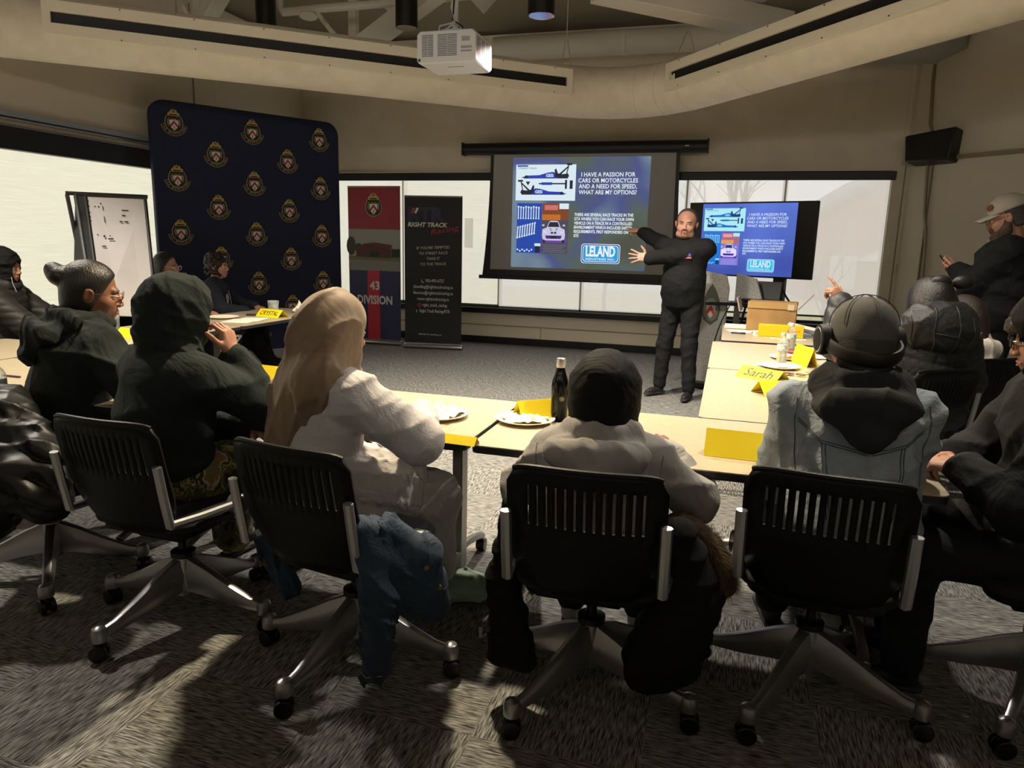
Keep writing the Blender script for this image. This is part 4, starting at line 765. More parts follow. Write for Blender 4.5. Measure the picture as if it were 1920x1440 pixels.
o = MB().box((0, 0, .012), (.26, .2, .024), paperm).box((0, 0, .002), (.27, .21, .004), mat('paper_cream', 'd8cdb4', .8)).build('paper_stack', bevel=.002); o.location = (.14, 7.0, TZ+.003); setp(o, 'thick stack of white paper left of the cardboard box', 'paper')
o = MB().box((0, 0, .001), (.3, .2, .002), paperm).build('paper_sheet'); o.location = (.2, 6.7, TZ+.001); o.rotation_euler = (0, 0, .2); setp(o, 'loose white sheet on the far right table before the box', 'paper')
o = MB().box((0, 0, .001), (.28, .1, .002), mat('paper_cream', 'd8cdb4', .8)).build('paper_sheet'); o.location = (.52, 6.3, TZ+.001); setp(o, 'cream sheet lying under the yellow box edge', 'paper')
o = MB().cyl((-.06, 0, .008), (.06, 0, .008), .008, mat('pen_dark', '2b3340', .3), n=12).cyl((.02, 0, .008), (.062, 0, .008), .0088, blackm, n=12).build('marker_pen'); o.location = (at(1384, 626, TZ).x, at(1384, 626, TZ).y, TZ); o.rotation_euler = (0, 0, -.08); setp(o, 'dark marker pen lying on the far right table', 'pen')
mb = MB().box((0, 0, .02), (.12, .05, .04), mat('carton_white', 'd9d3c8', .6)); [mb.box((-.03+.012*i, -.0255, .02), (.006, .001, .02), mat('carton_print', '8a7f78', .6)) for i in range(6)]; o = mb.build('small_carton', bevel=.002); p = at(1425, 629, TZ); o.location = (p.x, p.y, TZ); setp(o, 'small white printed carton left of the yellow box', 'carton')
o = MB().tube([(-.09, .02, .012), (-.03, .0, .014), (.02, -.01, .02), (.05, 0, .02)], [.004, .006, .02, .008], mat('sunglass', '1b1a1e', .2), 8).build('black_pouch'); o.location = (.33, 6.55, TZ); setp(o, 'small black pouch with strap left of the yellow box', 'pouch')
o = MB().box((0, 0, .012), (.12, .05, .02), mat('snack_red', 'a83a4a', .35)).box((.0, .03, .02), (.12, .03, .02), mat('snack_dark', '40282c', .35)).build('snack_packet', bevel=.008, subsurf=1); p = at(1492, 664, TZ); o.location = (p.x, p.y, TZ+.002); o.rotation_euler = (0, 0, -.4); setp(o, 'red and dark snack packet between bottle and standing card', 'packet')
gt = thing('eyeglasses', 'pair of tinted glasses lying right of the two yellow cards', 'glasses', (at(1490, 705, TZ).x, at(1490, 705, TZ).y, TZ+.012), -10)
for s in (-1, 1): MB().tube([(s*.032+.026*math.cos(a*.5236), .022*math.sin(a*.5236), 0) for a in range(12)], .003, mat('tortoise', '5a3820', .3), 6, closed=True).poly(circ(.024, 16, s*.032, 0, .02), mat('lens_amber', '6b3d22', .1), None, 0).build('lens', gt)
MB().tube([(.06, 0, 0), (.08, .06, 0), (.05, .12, 0)], .002, mat('tortoise', '5a3820', .3), 6).tube([(-.06, 0, 0), (-.07, .06, 0), (-.04, .12, 0)], .002, mat('tortoise', '5a3820', .3), 6).build('temple', gt)
t = thing('drinking_cup', 'patterned pale paper cup on the far left table', 'cup', (at(549, 580, TZ).x, at(549, 586, TZ).y-.05, TZ+.001), 0); MB().lathe([(.04, 0), (.045, .01), (.055, .11), (.05, .112), (.045, .1), (.01, .02)], mat('cup_pale', 'd6d6d0', .5, var=(25, .9, '9aa5a8')), 20).build('cup_body', t)
o = MB().box((0, 0, .001), (.24, .3, .002), paperm).box((.05, .12, .003), (.22, .3, .002), paperm).build('paper_sheet'); o.location = (-4.08, 5.3, TZ+.001); o.rotation_euler = (0, 0, .25); setp(o, 'white sheets of paper on the far left table before the card', 'paper')
o = MB().cyl((-.07, 0, .01), (.07, 0, .01), .01, blackm, n=10).build('marker_pen'); o.location = (at(476, 592, TZ).x, at(476, 592, TZ).y, TZ); o.rotation_euler = (0, 0, .3); setp(o, 'black marker lying against the far left yellow card', 'pen')
o = MB().cyl((-.07, 0, .006), (.05, 0, .006), .005, mat('pen_purple', '4a3550', .4), n=8).build('pen'); o.location = (at(10, 706, TZ).x+.05, at(10, 706, TZ).y, TZ); setp(o, 'dark pen on the near left table at the photo edge', 'pen')
MBt = MB()
# ================================================================== PEOPLE: bodies grown as one smooth field, then meshed
V3 = lambda *a: np.array(a, dtype=np.float64)
class Field:
    def __init__(s, lo, hi, v):
        s.v = v; s.lo = np.array(lo, float); n = np.ceil((np.array(hi, float)-s.lo)/v).astype(int)+1
        s.ax = [(s.lo[i]+v*np.arange(n[i])).astype(np.float32) for i in range(3)]; s.f = np.full(tuple(n), .2, np.float32)
    def sub(s, lo, hi, m):
        sl = []
        for i in range(3):
            a = int(max(0, math.floor((lo[i]-m-s.lo[i])/s.v))); b_ = int(min(len(s.ax[i]), math.ceil((hi[i]+m-s.lo[i])/s.v)+1)); sl.append(slice(a, max(b_, a)))
        return tuple(sl), (s.ax[0][sl[0]][:, None, None], s.ax[1][sl[1]][None, :, None], s.ax[2][sl[2]][None, None, :])
    def op(s, pr, k=.03, cut=False):
        fn, lo, hi = pr; sl, P = s.sub(lo, hi, max(k, .01)+3*s.v+.03)
        if 0 in s.f[sl].shape: return s
        d = fn(*P).astype(np.float32); f = s.f[sl]
        if cut: d = -d; h = np.clip(.5-.5*(f-d)/k, 0, 1); s.f[sl] = f*(1-h)+d*h+k*h*(1-h)
        else: h = np.clip(.5+.5*(f-d)/k, 0, 1); s.f[sl] = f*(1-h)+d*h-k*h*(1-h)
        return s
    def disp(s, fn): s.f -= fn(s.ax[0][:, None, None], s.ax[1][None, :, None], s.ax[2][None, None, :]).astype(np.float32); return s
    def net(s):
        f = s.f; ins = f < 0; nx, ny, nz = f.shape
        c = np.zeros((nx-1, ny-1, nz-1), np.uint8)
        for dx in (0, 1):
            for dy in (0, 1):
                for dz in (0, 1): c += ins[dx:nx-1+dx, dy:ny-1+dy, dz:nz-1+dz]
        act = (c > 0) & (c < 8); idx = -np.ones(c.shape, np.int64); cells = np.argwhere(act); idx[act] = np.arange(len(cells))
        acc = np.zeros((len(cells), 3)); cnt = np.zeros(len(cells)); x, y, z = cells.T
        cor = [(a, b_, c_) for a in (0, 1) for b_ in (0, 1) for c_ in (0, 1)]
        for i, p in enumerate(cor):
            for q in cor[i+1:]:
                if sum(abs(p[j]-q[j]) for j in range(3)) != 1: continue
                fa = f[x+p[0], y+p[1], z+p[2]]; fb = f[x+q[0], y+q[1], z+q[2]]; mk = (fa < 0) != (fb < 0)
                t = np.where(mk, fa/np.where(mk, fa-fb, 1), 0)
                for j in range(3): acc[:, j] += np.where(mk, p[j]+t*(q[j]-p[j]), 0)
                cnt += mk
        vs = s.lo+(cells+acc/cnt[:, None])*s.v; fs = []
        for ax in range(3):
            o = [1 if j == ax else 0 for j in range(3)]; A = ins[:nx-o[0], :ny-o[1], :nz-o[2]]; B = ins[o[0]:, o[1]:, o[2]:]
            e = np.argwhere(A != B); b1, b2 = [(1, 2), (2, 0), (0, 1)][ax]
            e = e[(e[:, b1] > 0) & (e[:, b2] > 0) & (e[:, b1] < f.shape[b1]-1) & (e[:, b2] < f.shape[b2]-1)]
            a_in = A[e[:, 0], e[:, 1], e[:, 2]]; q = []
            for d1, d2 in ((0, 0), (1, 0), (1, 1), (0, 1)):
                g = e.copy(); g[:, b1] -= d1; g[:, b2] -= d2; q.append(idx[g[:, 0], g[:, 1], g[:, 2]])
            q = np.stack(q, 1); q = np.where(a_in[:, None], q, q[:, ::-1]); fs.append(q)
        return vs, np.concatenate(fs)
def cone(a, b_, ra, rb=None):
    a = V3(*a); b_ = V3(*b_); rb = ra if rb is None else rb; d = b_-a; L2 = max(float(d@d), 1e-9); rm = max(ra, rb)
    def fn(x, y, z):
        t = np.clip(((x-a[0])*d[0]+(y-a[1])*d[1]+(z-a[2])*d[2])/L2, 0, 1)
        return np.sqrt((x-a[0]-t*d[0])**2+(y-a[1]-t*d[1])**2+(z-a[2]-t*d[2])**2)-(ra+(rb-ra)*t)
    return fn, np.minimum(a, b_)-rm, np.maximum(a, b_)+rm
def ell(c, r, R=None):
    c = V3(*c); r = V3(*r); R = np.eye(3) if R is None else np.array(R); rm = float(r.max())
    def fn(x, y, z):
        X = x-c[0]; Y = y-c[1]; Z = z-c[2]; u = R[0, 0]*X+R[1, 0]*Y+R[2, 0]*Z; v = R[0, 1]*X+R[1, 1]*Y+R[2, 1]*Z; w = R[0, 2]*X+R[1, 2]*Y+R[2, 2]*Z
        k0 = np.sqrt((u/r[0])**2+(v/r[1])**2+(w/r[2])**2); k1 = np.sqrt((u/r[0]**2)**2+(v/r[1]**2)**2+(w/r[2]**2)**2); return k0*(k0-1)/np.maximum(k1, 1e-6)
    return fn, c-rm, c+rm
def rotm(yaw=0, pitch=0, roll=0):
    return np.array((Matrix.Rotation(R_(yaw), 3, 'Z')@Matrix.Rotation(R_(pitch), 3, 'X')@Matrix.Rotation(R_(roll), 3, 'Y')))
def folds(amp, wl, seed, axis=(0, 0, 1), sharp=1.0):
    """cloth folds: soft ridges that wander and fade in and out"""
    rnd = random.Random(seed); ax_ = V3(*axis); W_ = []
    for i in range(5):
        d = V3(rnd.uniform(-1, 1), rnd.uniform(-1, 1), rnd.uniform(-1, 1))*.8+ax_; d /= np.linalg.norm(d); L_ = wl*rnd.uniform(.8, 1.6)
        W_.append((d*2*math.pi/L_/1.6, rnd.uniform(0, 6), V3(*[rnd.uniform(-1, 1) for _ in range(3)])*6/(wl/.15), rnd.uniform(0, 6), V3(*[rnd.uniform(-1, 1) for _ in range(3)])*7/(wl/.15), rnd.uniform(0, 6)))
    def fn(x, y, z):
        o = 0
        for k, p, q, p2, q2, p3 in W_:
            w_ = 1.1*np.sin(q[0]*x+q[1]*y+q[2]*z+p2); r_ = 1-np.abs(np.sin(k[0]*x+k[1]*y+k[2]*z+p+w_)); m_ = np.clip(.35+.9*np.sin(q2[0]*x+q2[1]*y+q2[2]*z+p3), 0, 1); o = o+(r_*r_-.3)*m_
        return amp*o
    return fn
def quilt(amp, pitch_, axis=(0, 0, 1), ph=0):
    a = V3(*axis); a = a/np.linalg.norm(a)
    def fn(x, y, z):
        t = (a[0]*x+a[1]*y+a[2]*z)*math.pi/pitch_+ph+.25*np.sin(9*x+7*y); return amp*(np.sqrt(np.abs(np.sin(t)))-.6)
    return fn
def meshobj(name, parts, mt, parent, label=None):
    vs = []; fs = []; n = 0; mi = []
    mts = mt if isinstance(mt, list) else [mt]
    for i, (v, f) in enumerate(parts): vs.append(v); fs.append(f+n); n += len(v); mi += [min(i, len(mts)-1)]*len(f)
    v = np.concatenate(vs).astype(np.float32); f = np.concatenate(fs).astype(np.int32); me = bpy.data.meshes.new(name)
    me.vertices.add(len(v)); me.vertices.foreach_set('co', v.ravel()); me.loops.add(f.size); me.loops.foreach_set('vertex_index', f.ravel()); me.polygons.add(len(f))
    me.polygons.foreach_set('loop_start', np.arange(0, f.size, 4, dtype=np.int32)); me.polygons.foreach_set('loop_total', np.full(len(f), 4, np.int32)); me.update(calc_edges=True); me.validate()
    for m_ in mts: me.materials.append(m_)
    if len(mts) > 1: me.polygons.foreach_set('material_index', mi)
    me.polygons.foreach_set('use_smooth', [True]*len(me.polygons)); o = bpy.data.objects.new(name, me); COL.objects.link(o); o.parent = parent
    if label: o['label'] = label
    return o
def field_of(prims, v, k=.03, cuts=(), dis=None, kc=.012):
    """prims: (prim[, k])"""
    pr = [p if isinstance(p[0], tuple) else (p, k) for p in prims]
    lo = np.min([p[0][1] for p in pr], 0)-.03; hi = np.max([p[0][2] for p in pr], 0)+.03; F = Field(lo, hi, v)
    for p, kk in pr: F.op(p, kk)
    if dis: F.disp(dis)
    for c_ in cuts: F.op(c_, kc, True)
    return F.net()
def ik(a, t, l1, l2, pole):
    a = V3(*a); t = V3(*t); d = t-a; L_ = float(np.linalg.norm(d)); L_ = min(max(L_, abs(l1-l2)+.01), (l1+l2)*.998); u = d/np.linalg.norm(d); e = a+u*L_
    c_ = (l1*l1+L_*L_-l2*l2)/(2*L_); h = math.sqrt(max(l1*l1-c_*c_, 0)); p = V3(*pole); p = p-u*(p@u); p /= max(np.linalg.norm(p), 1e-6); return a+u*c_+p*h, e
def hand(wr, fd, up, side, curl=(.35, .45, .3), spread=.12, s=1.0, thumb=(.75, .65, -.25), index=None):
    """side -1 right hand, +1 left; fd finger direction, up = back of the hand"""
    y = V3(*fd); y /= np.linalg.norm(y); z = V3(*up); z = z-y*(z@y); z /= np.linalg.norm(z); x = np.cross(y, z); R = np.stack([x, y, z], 1); wr = V3(*wr)
    T = lambda p: wr+R@(V3(*p)*s)
    pr = [(ell(T((0, .045, 0)), (.041*s, .05*s, .016*s), R), .012), (cone(T((0, -.045, 0)), T((0, .01, 0)), .027*s, .025*s), .02), (cone(T((side*.025, .01, -.004)), T((side*.03, .04, -.006)), .016*s), .012)]
    for i, fx in enumerate((-.031, -.0105, .0105, .031)):
        fl = (.82, .98, 1.05, .96)[i]; p = V3(side*fx, .082 if i else .075, 0); a = side*spread*(-1.5+i)*-1*-1; cl = curl if not (index is not None and i == 3) else index; t = 0
        pr.append((cone(T((side*fx*.8, .04, 0)), T(p), .011*s, .0098*s), .010))
        for j, (L_, r0, r1) in enumerate(((.043, .0095, .0085), (.027, .0085, .0078), (.022, .0078, .0066))):
            t += cl[j]; q = p+V3(math.sin(a)*math.cos(t), math.cos(a)*math.cos(t), -math.sin(t))*L_*fl; pr.append((cone(T(p), T(q), r0*s, r1*s), .004)); p = q
    p = V3(side*.03, .022, -.004); d = V3(side*thumb[0], thumb[1], thumb[2]); d /= np.linalg.norm(d); d2 = d*.8+V3(0, .35, -.1); d2 /= np.linalg.norm(d2)
    q = p+d*.038; r_ = q+d2*.03; e = r_+d2*.022; pr += [(cone(T(p), T(q), .0135*s, .0115*s), .01), (cone(T(q), T(r_), .011*s, .0098*s), .004), (cone(T(r_), T(e), .0098*s, .008*s), .004)]
    return field_of(pr, .0036*s, dis=None)
def skinm(name, c, c2): return mat(name, c, .5, var=(9, .6, c2), spec=.35)
def wrinkle(m, sc=5.5, st=.55):
    nt = m.node_tree; b = nt.nodes['Principled BSDF']; tc = nt.nodes.new('ShaderNodeTexCoord'); n = nt.nodes.new('ShaderNodeTexNoise'); n.inputs['Scale'].default_value = sc; n.inputs['Detail'].default_value = 3; n.inputs['Distortion'].default_value = 1.6
    nt.links.new(tc.outputs['Object'], n.inputs['Vector']); bp = nt.nodes.new('ShaderNodeBump'); bp.inputs['Strength'].default_value = st; bp.inputs['Distance'].default_value = .035; nt.links.new(n.outputs['Fac'], bp.inputs['Height'])
    old = b.inputs['Normal'].links[0].from_node if b.inputs['Normal'].links else None
    if old: nt.links.new(bp.outputs[0], old.inputs['Normal'])
    else: nt.links.new(bp.outputs[0], b.inputs['Normal'])
    return m
def cloth(name, c, rough=.9, b_=(420, .25), c2=None, sheen=.0):
    if name in MATS: return MATS[name]
    return wrinkle(mat(name, c, rough, bump=b_, var=(7, .7, c2 or c), sheen=sheen, spec=.25))
eyew = mat('eye_white', 'd8d2c8', .25); iris = mat('eye_iris', '2a1a12', .2)
def head_mesh(T, R, w, jaw, neck0, nr, eyes=True, sc=1.0):
    e = lambda c, r: ell(T(c), [q*sc for q in r], R); cn = lambda a, b_, r0, r1=None: cone(T(a), T(b_), r0*sc, (r0 if r1 is None else r1)*sc)
    pr = [(e((0, -.012, .035), (.075*w, .094, .088)), .02), (e((0, .025, -.03), (.062*w, .068, .078)), .03), (cn((-.034*w*jaw, .028, -.078), (.034*w*jaw, .028, -.078), .027*jaw), .025), (e((0, .062, -.092), (.026*jaw, .022, .018)), .02),
          (cn((-.032, .078, .022), (.032, .078, .022), .011), .018), (e((-.037*w, .055, -.028), (.026, .026, .026)), .02), (e((.037*w, .055, -.028), (.026, .026, .026)), .02),
          (cn((0, .086, .012), (0, .104, -.030), .0068, .0098), .012), (e((-.011, .098, -.034), (.0085, .010, .0075)), .006), (e((.011, .098, -.034), (.0085, .010, .0075)), .006), (e((0, .078, -.062), (.024, .016, .02)), .015)]
    for s_ in (-1, 1):
        pr += [(ell(T((s_*.079*w, -.006, -.004)), [.009*sc, .02*sc, .031*sc], R@rotm(0, -12, s_*12)), .008), (cn((s_*.083*w, -.014, .018), (s_*.084*w, -.018, -.008), .006), .005)]
    pr += [(cone(neck0, T((0, -.012, -.075)), nr*1.1, nr), .035)]
    cuts = [e((s_*.033, .096, .002), (.017, .017, .011)) for s_ in (-1, 1)]+[cn((-.016, .1005, -.0625), (.016, .1005, -.0625), .0022)]+[e((s_*.088*w, -.002, -.002), (.006, .008, .014)) for s_ in (-1, 1)]
    return field_of(pr, .0045, cuts=cuts, kc=.008)
def face_bits(T, R, parent, hair_m=None, lipc='9a5a50', brow=True, smile=0):
    M = lambda p: Vector(T(p))
    for s_ in (-1, 1):
        eb = MB(); c_ = M((s_*.033, .0755, .001)); eb.ball(c_, .0125, eyew, 12); d = Vector(R@V3(0, 1, 0)); eb.ball(c_+d*.0085, .0062, iris, 10); eb.build('eye', parent)
        if brow and hair_m: MB().tube([M((s_*.017, .0895, .017)), M((s_*.032, .089, .023)), M((s_*.050, .078, .018))], [.0035, .0042, .002], hair_m, 6).build('eyebrow', parent)
        ld = MB(); ld.tube([M((s_*.019, .083, .004)), M((s_*.033, .0885, .009)), M((s_*.047, .080, .004))], .0032, MATS[parent['skin']] if 'skin' in parent else eyew, 6); ld.build('eyelid', parent)
    lm = mat('lips_'+lipc, lipc, .45); MB().tube([M((-.023, .088, -.0615+smile)), M((-.009, .0945, -.0585)), M((0, .0955, -.0595)), M((.009, .0945, -.0585)), M((.023, .088, -.0615+smile))], [.002, .0036, .0033, .0036, .002], lm, 6).tube([M((-.02, .088, -.0635+smile)), M((0, .0945, -.0685)), M((.02, .088, -.0635+smile))], [.002, .005, .002], lm, 6).build('lips', parent)
def glasses(T, R, parent, m_, round_=True, lens=None, r=.024, th=.0018):
    g = MB()
    for s_ in (-1, 1):
        pts = [Vector(T((s_*.033+r*math.cos(a*math.pi/8)*1.05, .107, .0+r*math.sin(a*math.pi/8)*(.92 if round_ else .75)))) for a in range(16)]
        g.tube(pts, th, m_, 6, closed=True); g.tube([Vector(T((s_*.058, .107, .008))), Vector(T((s_*.079, .085, .008))), Vector(T((s_*.084, .0, .008))), Vector(T((s_*.083, -.02, -.004)))], th, m_, 6)
    g.tube([Vector(T((-.010, .108, .004))), Vector(T((0, .112, .008))), Vector(T((.010, .108, .004)))], th, m_, 6); g.build('eyeglasses', parent)
PEOPLE = {}
def person(key, label, loc, rz, s=1.0, seated=True, lean=8, side=0, twist=0, head=(0, 0, 0), hvec=(0, .03, .165), LH=None, RH=None, Lp=(-1, -.4, -.6), Rp=(1, -.4, -.6), LF=None, RF=None, Lk=(-.2, 1, .2), Rk=(.2, 1, .2),
           skin='skin_brown', top=None, low=None, gt=.022, gl=.02, gir=1.0, belly=0, pelz=None, pely=0, shw=.175, hairm=None, face=True, lips='9a5a50', hands=None, sleeve=1.0, fold=(.009, .16), qu=None, shoe='shoe_black', nr=.052, hw=1.0, jaw=1.0, soff=0, tv=.0095, ks=.05, extra=(), armr=1.0, lowdis=None, tl=.9, hs=1.0):
    t = thing('person', label, 'person', loc, rz); J = {}; J['t'] = t
    tl = tl if seated else 1.0; pz = pelz if pelz is not None else (.55 if seated else .95*s); pel = V3(0, pely, pz); d = V3(math.sin(R_(side)), math.sin(R_(lean)), math.cos(R_(lean))); d /= np.linalg.norm(d)
    up0 = V3(0, .35*math.sin(R_(lean)), 1); up0 /= np.linalg.norm(up0); mid = pel+up0*.2*s*tl; neck = mid+d*.31*s*tl; Rt = rotm(twist)
    f_ = np.cross(V3(1, 0, 0), d); Rs = Rt@np.stack([np.cross(f_*-1, d)*-1 if False else V3(1, 0, 0), -f_, d], 1)
    sh = {q: neck+Rt@V3(q*shw*s, 0, -.05*s)+V3(0, 0, q*soff) for q in (-1, 1)}
    R = rotm(*head); hc = neck+Rt@(V3(*hvec)*s)+0; T = lambda p: hc+R@(V3(*p)*s*hs*1.03)
    J.update(pel=pel, hs=hs, mid=mid, neck=neck, sh=sh, hc=hc, R=R, T=T, Rt=Rt, d=d, s=s)
    LH = LH if LH is not None else (-.2, .38, .74); RH = RH if RH is not None else (.2, .38, .74)
    for q, h_, pl in ((-1, LH, Lp), (1, RH, Rp)): J['el', q], J['wr', q] = ik(sh[q], h_, .28*s, .245*s, pl)
    LF = LF if LF is not None else (-.13, .42, .08); RF = RF if RF is not None else (.13, .42, .08)
    for q, f0, kp in ((-1, LF, Lk), (1, RF, Rk)): J['hip', q] = pel+V3(q*.095*s, .0, -.03); J['kn', q], J['an', q] = ik(J['hip', q], f0, .42*s, .41*s, kp)
    sk = MATS[skin]; t['skin'] = skin
    # body: one surface, head to wrists
    B = [(cone(sh[-1], sh[1], .055*s), .05), (ell((neck+mid)/2, (.13*s, .085*s, .19*s), Rs), .05), (ell((mid+pel)/2, (.12*s, .085*s, .15*s)), .05), (cone(neck+V3(0, 0, -.03), T((0, -.012, -.06)), nr*s, nr*.95*s), .04)]
    for q in (-1, 1): B += [(cone(sh[q], J['el', q], .042*s, .034*s), .03), (cone(J['el', q], J['wr', q], .035*s, .025*s), .03), (cone(J['hip', q], J['kn', q], .065*s, .048*s), .04), (cone(J['kn', q], J['an', q], .045*s, .032*s), .03)]
    parts = [field_of(B, .014), head_mesh(T, R, hw, jaw, neck, nr*s, face, s*hs)]
    hands = hands or {}
    for q in (-1, 1):
        h_ = hands.get(q); fa = J['wr', q]-J['el', q]; fa /= np.linalg.norm(fa)
        if h_ == 0: continue
        h_ = h_ or dict(fd=fa*.8+V3(0, .2, -.1), up=(0, 0, 1)); parts.append(hand(J['wr', q]+fa*.01, h_['fd'], h_['up'], -q, h_.get('curl', (.35, .45, .3)), h_.get('spread', .1), s, h_.get('thumb', (.75, .65, -.25)), h_.get('index')))
    body = meshobj('body', parts, sk, t)
    if face: face_bits(T, R, t, hairm, lips)
    # upper garment
    g = gt; G_ = gir
    U = [(cone(sh[-1]+V3(.02, 0, 0), sh[1]-V3(.02, 0, 0), (.062+g)*s), ks), (ell((neck*.55+mid*.45), ((.155+g)*s*G_, (.105+g)*s*G_, .20*s), Rs), ks), (ell(mid, ((.15+g)*s*G_, (.105+g+belly*.4)*s*G_, .17*s), Rs), ks), (ell(pel+V3(0, belly*.3, .04), ((.165+g)*s*G_, (.115+g+belly*.3)*s*G_, .13*s)), ks) if seated else (ell(pel+V3(0, belly*.2, .05), ((.150+g)*s*G_, (.108+g+belly*.3)*s*G_, .24*s)), ks)]
    if belly: U.append((ell(mid+V3(0, .07+belly*.4, -.06), (.14*G_, .10+belly*.5, .15)), .06))
    for q in (-1, 1):
        e, w_ = J['el', q], J['wr', q]; w2 = w_-(w_-e)/np.linalg.norm(w_-e)*.012; U += [(cone(sh[q], e, (.054+g*.9)*s*armr, (.047+g*.9)*s*armr), .035), (cone(e, e+(w2-e)*sleeve, (.047+g*.9)*s*armr, (.034+g*.75)*s*armr), .03)]
        if sleeve == 1.0: cz = (w2-e)/np.linalg.norm(w2-e); U += [(cone(w2-cz*.035, w2, (.037+g*.5)*s), .008)]
    U += list(extra); dd = quilt(*qu) if qu else folds(fold[0], fold[1], sum(map(ord, key)), (.3, 0, 1))
    up_o = meshobj('jacket' if not seated or qu else 'top', [field_of(U, tv, dis=dd, cuts=() if seated else [(lambda x, y, z, zz=pz-.09: z-zz+0*x+0*y, pel-.6, pel+.6)])], top, t) if top is not None else None
    # trousers
    if low is not None:
        L_ = [(ell(pel, (.15*s*G_, .11*s*G_, .11*s)), .05)]
        for q in (-1, 1): L_ += [(cone(J['hip', q], J['kn', q], (.078+gl*.6)*s*G_, (.056+gl)*s), .04), (cone(J['kn', q], J['an', q]+V3(0, 0, .02), (.056+gl)*s, (.045+gl*.9)*s), .03)]
        meshobj('trousers', [field_of(L_, .012, dis=lowdis or folds(.006, .11, 5+len(key)))], low, t)
    for q in (-1, 1):
        a = J['an', q]; kd = J['an', q]-J['kn', q]; fw = V3(q*.12, 1, 0) if seated else V3(q*.25, 1, 0); fw /= np.linalg.norm(fw); z0 = a[2]-.08
        S_ = [(ell(a+V3(0, -.015, -.035), (.036, .045, .045)), .02), (cone(a+V3(0, 0, -.045)+fw*.02, a+V3(0, 0, -.05)+fw*.12, .036, .030), .02), (cone(a+V3(0, 0, -.055)+fw*.1, a+V3(0, 0, -.055)+fw*.16, .034, .026), .02), (cone(a+V3(0, 0, -.02), a+V3(0, 0, .03), .036), .02)]
        so = [(cone(a+V3(0, 0, -.07)-fw*.04, a+V3(0, 0, -.07)+fw*.165, .037, .034), .01)]
        F1 = field_of(S_, .008, cuts=[(lambda x, y, z, zz=a[2]-.072: z-zz+0*x+0*y, a-.5, a+.5)], kc=.004); sf = Field(np.min([p[0][1] for p in so], 0)-.02, np.max([p[0][2] for p in so], 0)+.02, .007)
        for p, kk in so: sf.op(p, kk)
        sf.op((lambda x, y, z, zz=a[2]-.06: -(z-zz)+0*x+0*y, a-.5, a+.5), .003, True); sf.op((lambda x, y, z, zz=a[2]-.082: z-zz+0*x+0*y, a-.5, a+.5), .003, True)
        so_ = meshobj('shoe', [F1], MATS[shoe] if isinstance(shoe, str) else shoe, t); meshobj('sole', [sf.net()], MATS['shoe_sole'], so_)
    J['top'] = up_o; PEOPLE[key] = J; return J
for n_, c_, c2 in (('skin_brown', '7d5642', '744d3b'), ('skin_tan', 'a27660', '976b55'), ('skin_fair', 'b98a76', 'ad7c69'), ('skin_deep', '7a4c38', '70452f')): skinm(n_, c_, c2)
mat('shoe_black', '151517', .6); mat('shoe_sole', '2a2a2c', .7); mat('shoe_white', 'b5b0a8', .6); mat('shoe_pink', 'b58a80', .6)
def hairmat(name, c, st=(2, 2, 120)): return mat(name, c, .42, bump=(3, .6, (60, 60, 8)), var=(3, .8, c, (60, 60, 6)), spec=.5)
blackhair = mat('hair_black', '0c0a09', .4, bump=(2.5, .4, (70, 70, 10)), var=(2, .9, '1a1512', (70, 70, 8))); brownhair = mat('hair_brown', '1d1410', .5, bump=(2.5, .6, (60, 60, 60)), var=(2, .9, '2a1d16', (60, 60, 60)))
greyhair = mat('hair_grey', '4a4440', .6, bump=(90, .5), var=(70, .9, '2d2825'))
def bowl_hair(J, g=.014, hl=.045, back=-.09, name='hair', m_=None, extra=(), v=.006, dis=None, front=.045, hw=1.0):
    T, R = J['T'], J['R']; s = J['s']*J['hs']; H_ = [(ell(T((0, -.015, .038)), [(.077*hw+g)*s, (.096+g)*s, (.09+g)*s], R), .02), (ell(T((0, -.035, -.03)), [(.068*hw+g)*s, (.07+g)*s, (.085+g)*s], R), .03)]+list(extra)
    fwd = R@V3(0, 1, 0); u_ = R@V3(0, 0, 1); c_ = T((0, front, hl)); n1 = fwd*.92-u_*.45; n1 /= np.linalg.norm(n1)      # removes the face side below the hairline
    cut1 = (lambda x, y, z: -((x-c_[0])*n1[0]+(y-c_[1])*n1[1]+(z-c_[2])*n1[2]), c_-.5, c_+.5); c2 = T((0, 0, back))
    cut2 = (lambda x, y, z: ((x-c2[0])*u_[0]+(y-c2[1])*u_[1]+(z-c2[2])*u_[2]), c2-.6, c2+.6)
    return meshobj(name, [field_of(H_, v, cuts=[cut1, cut2], dis=dis, kc=.01)], m_ or blackhair, J['t'])
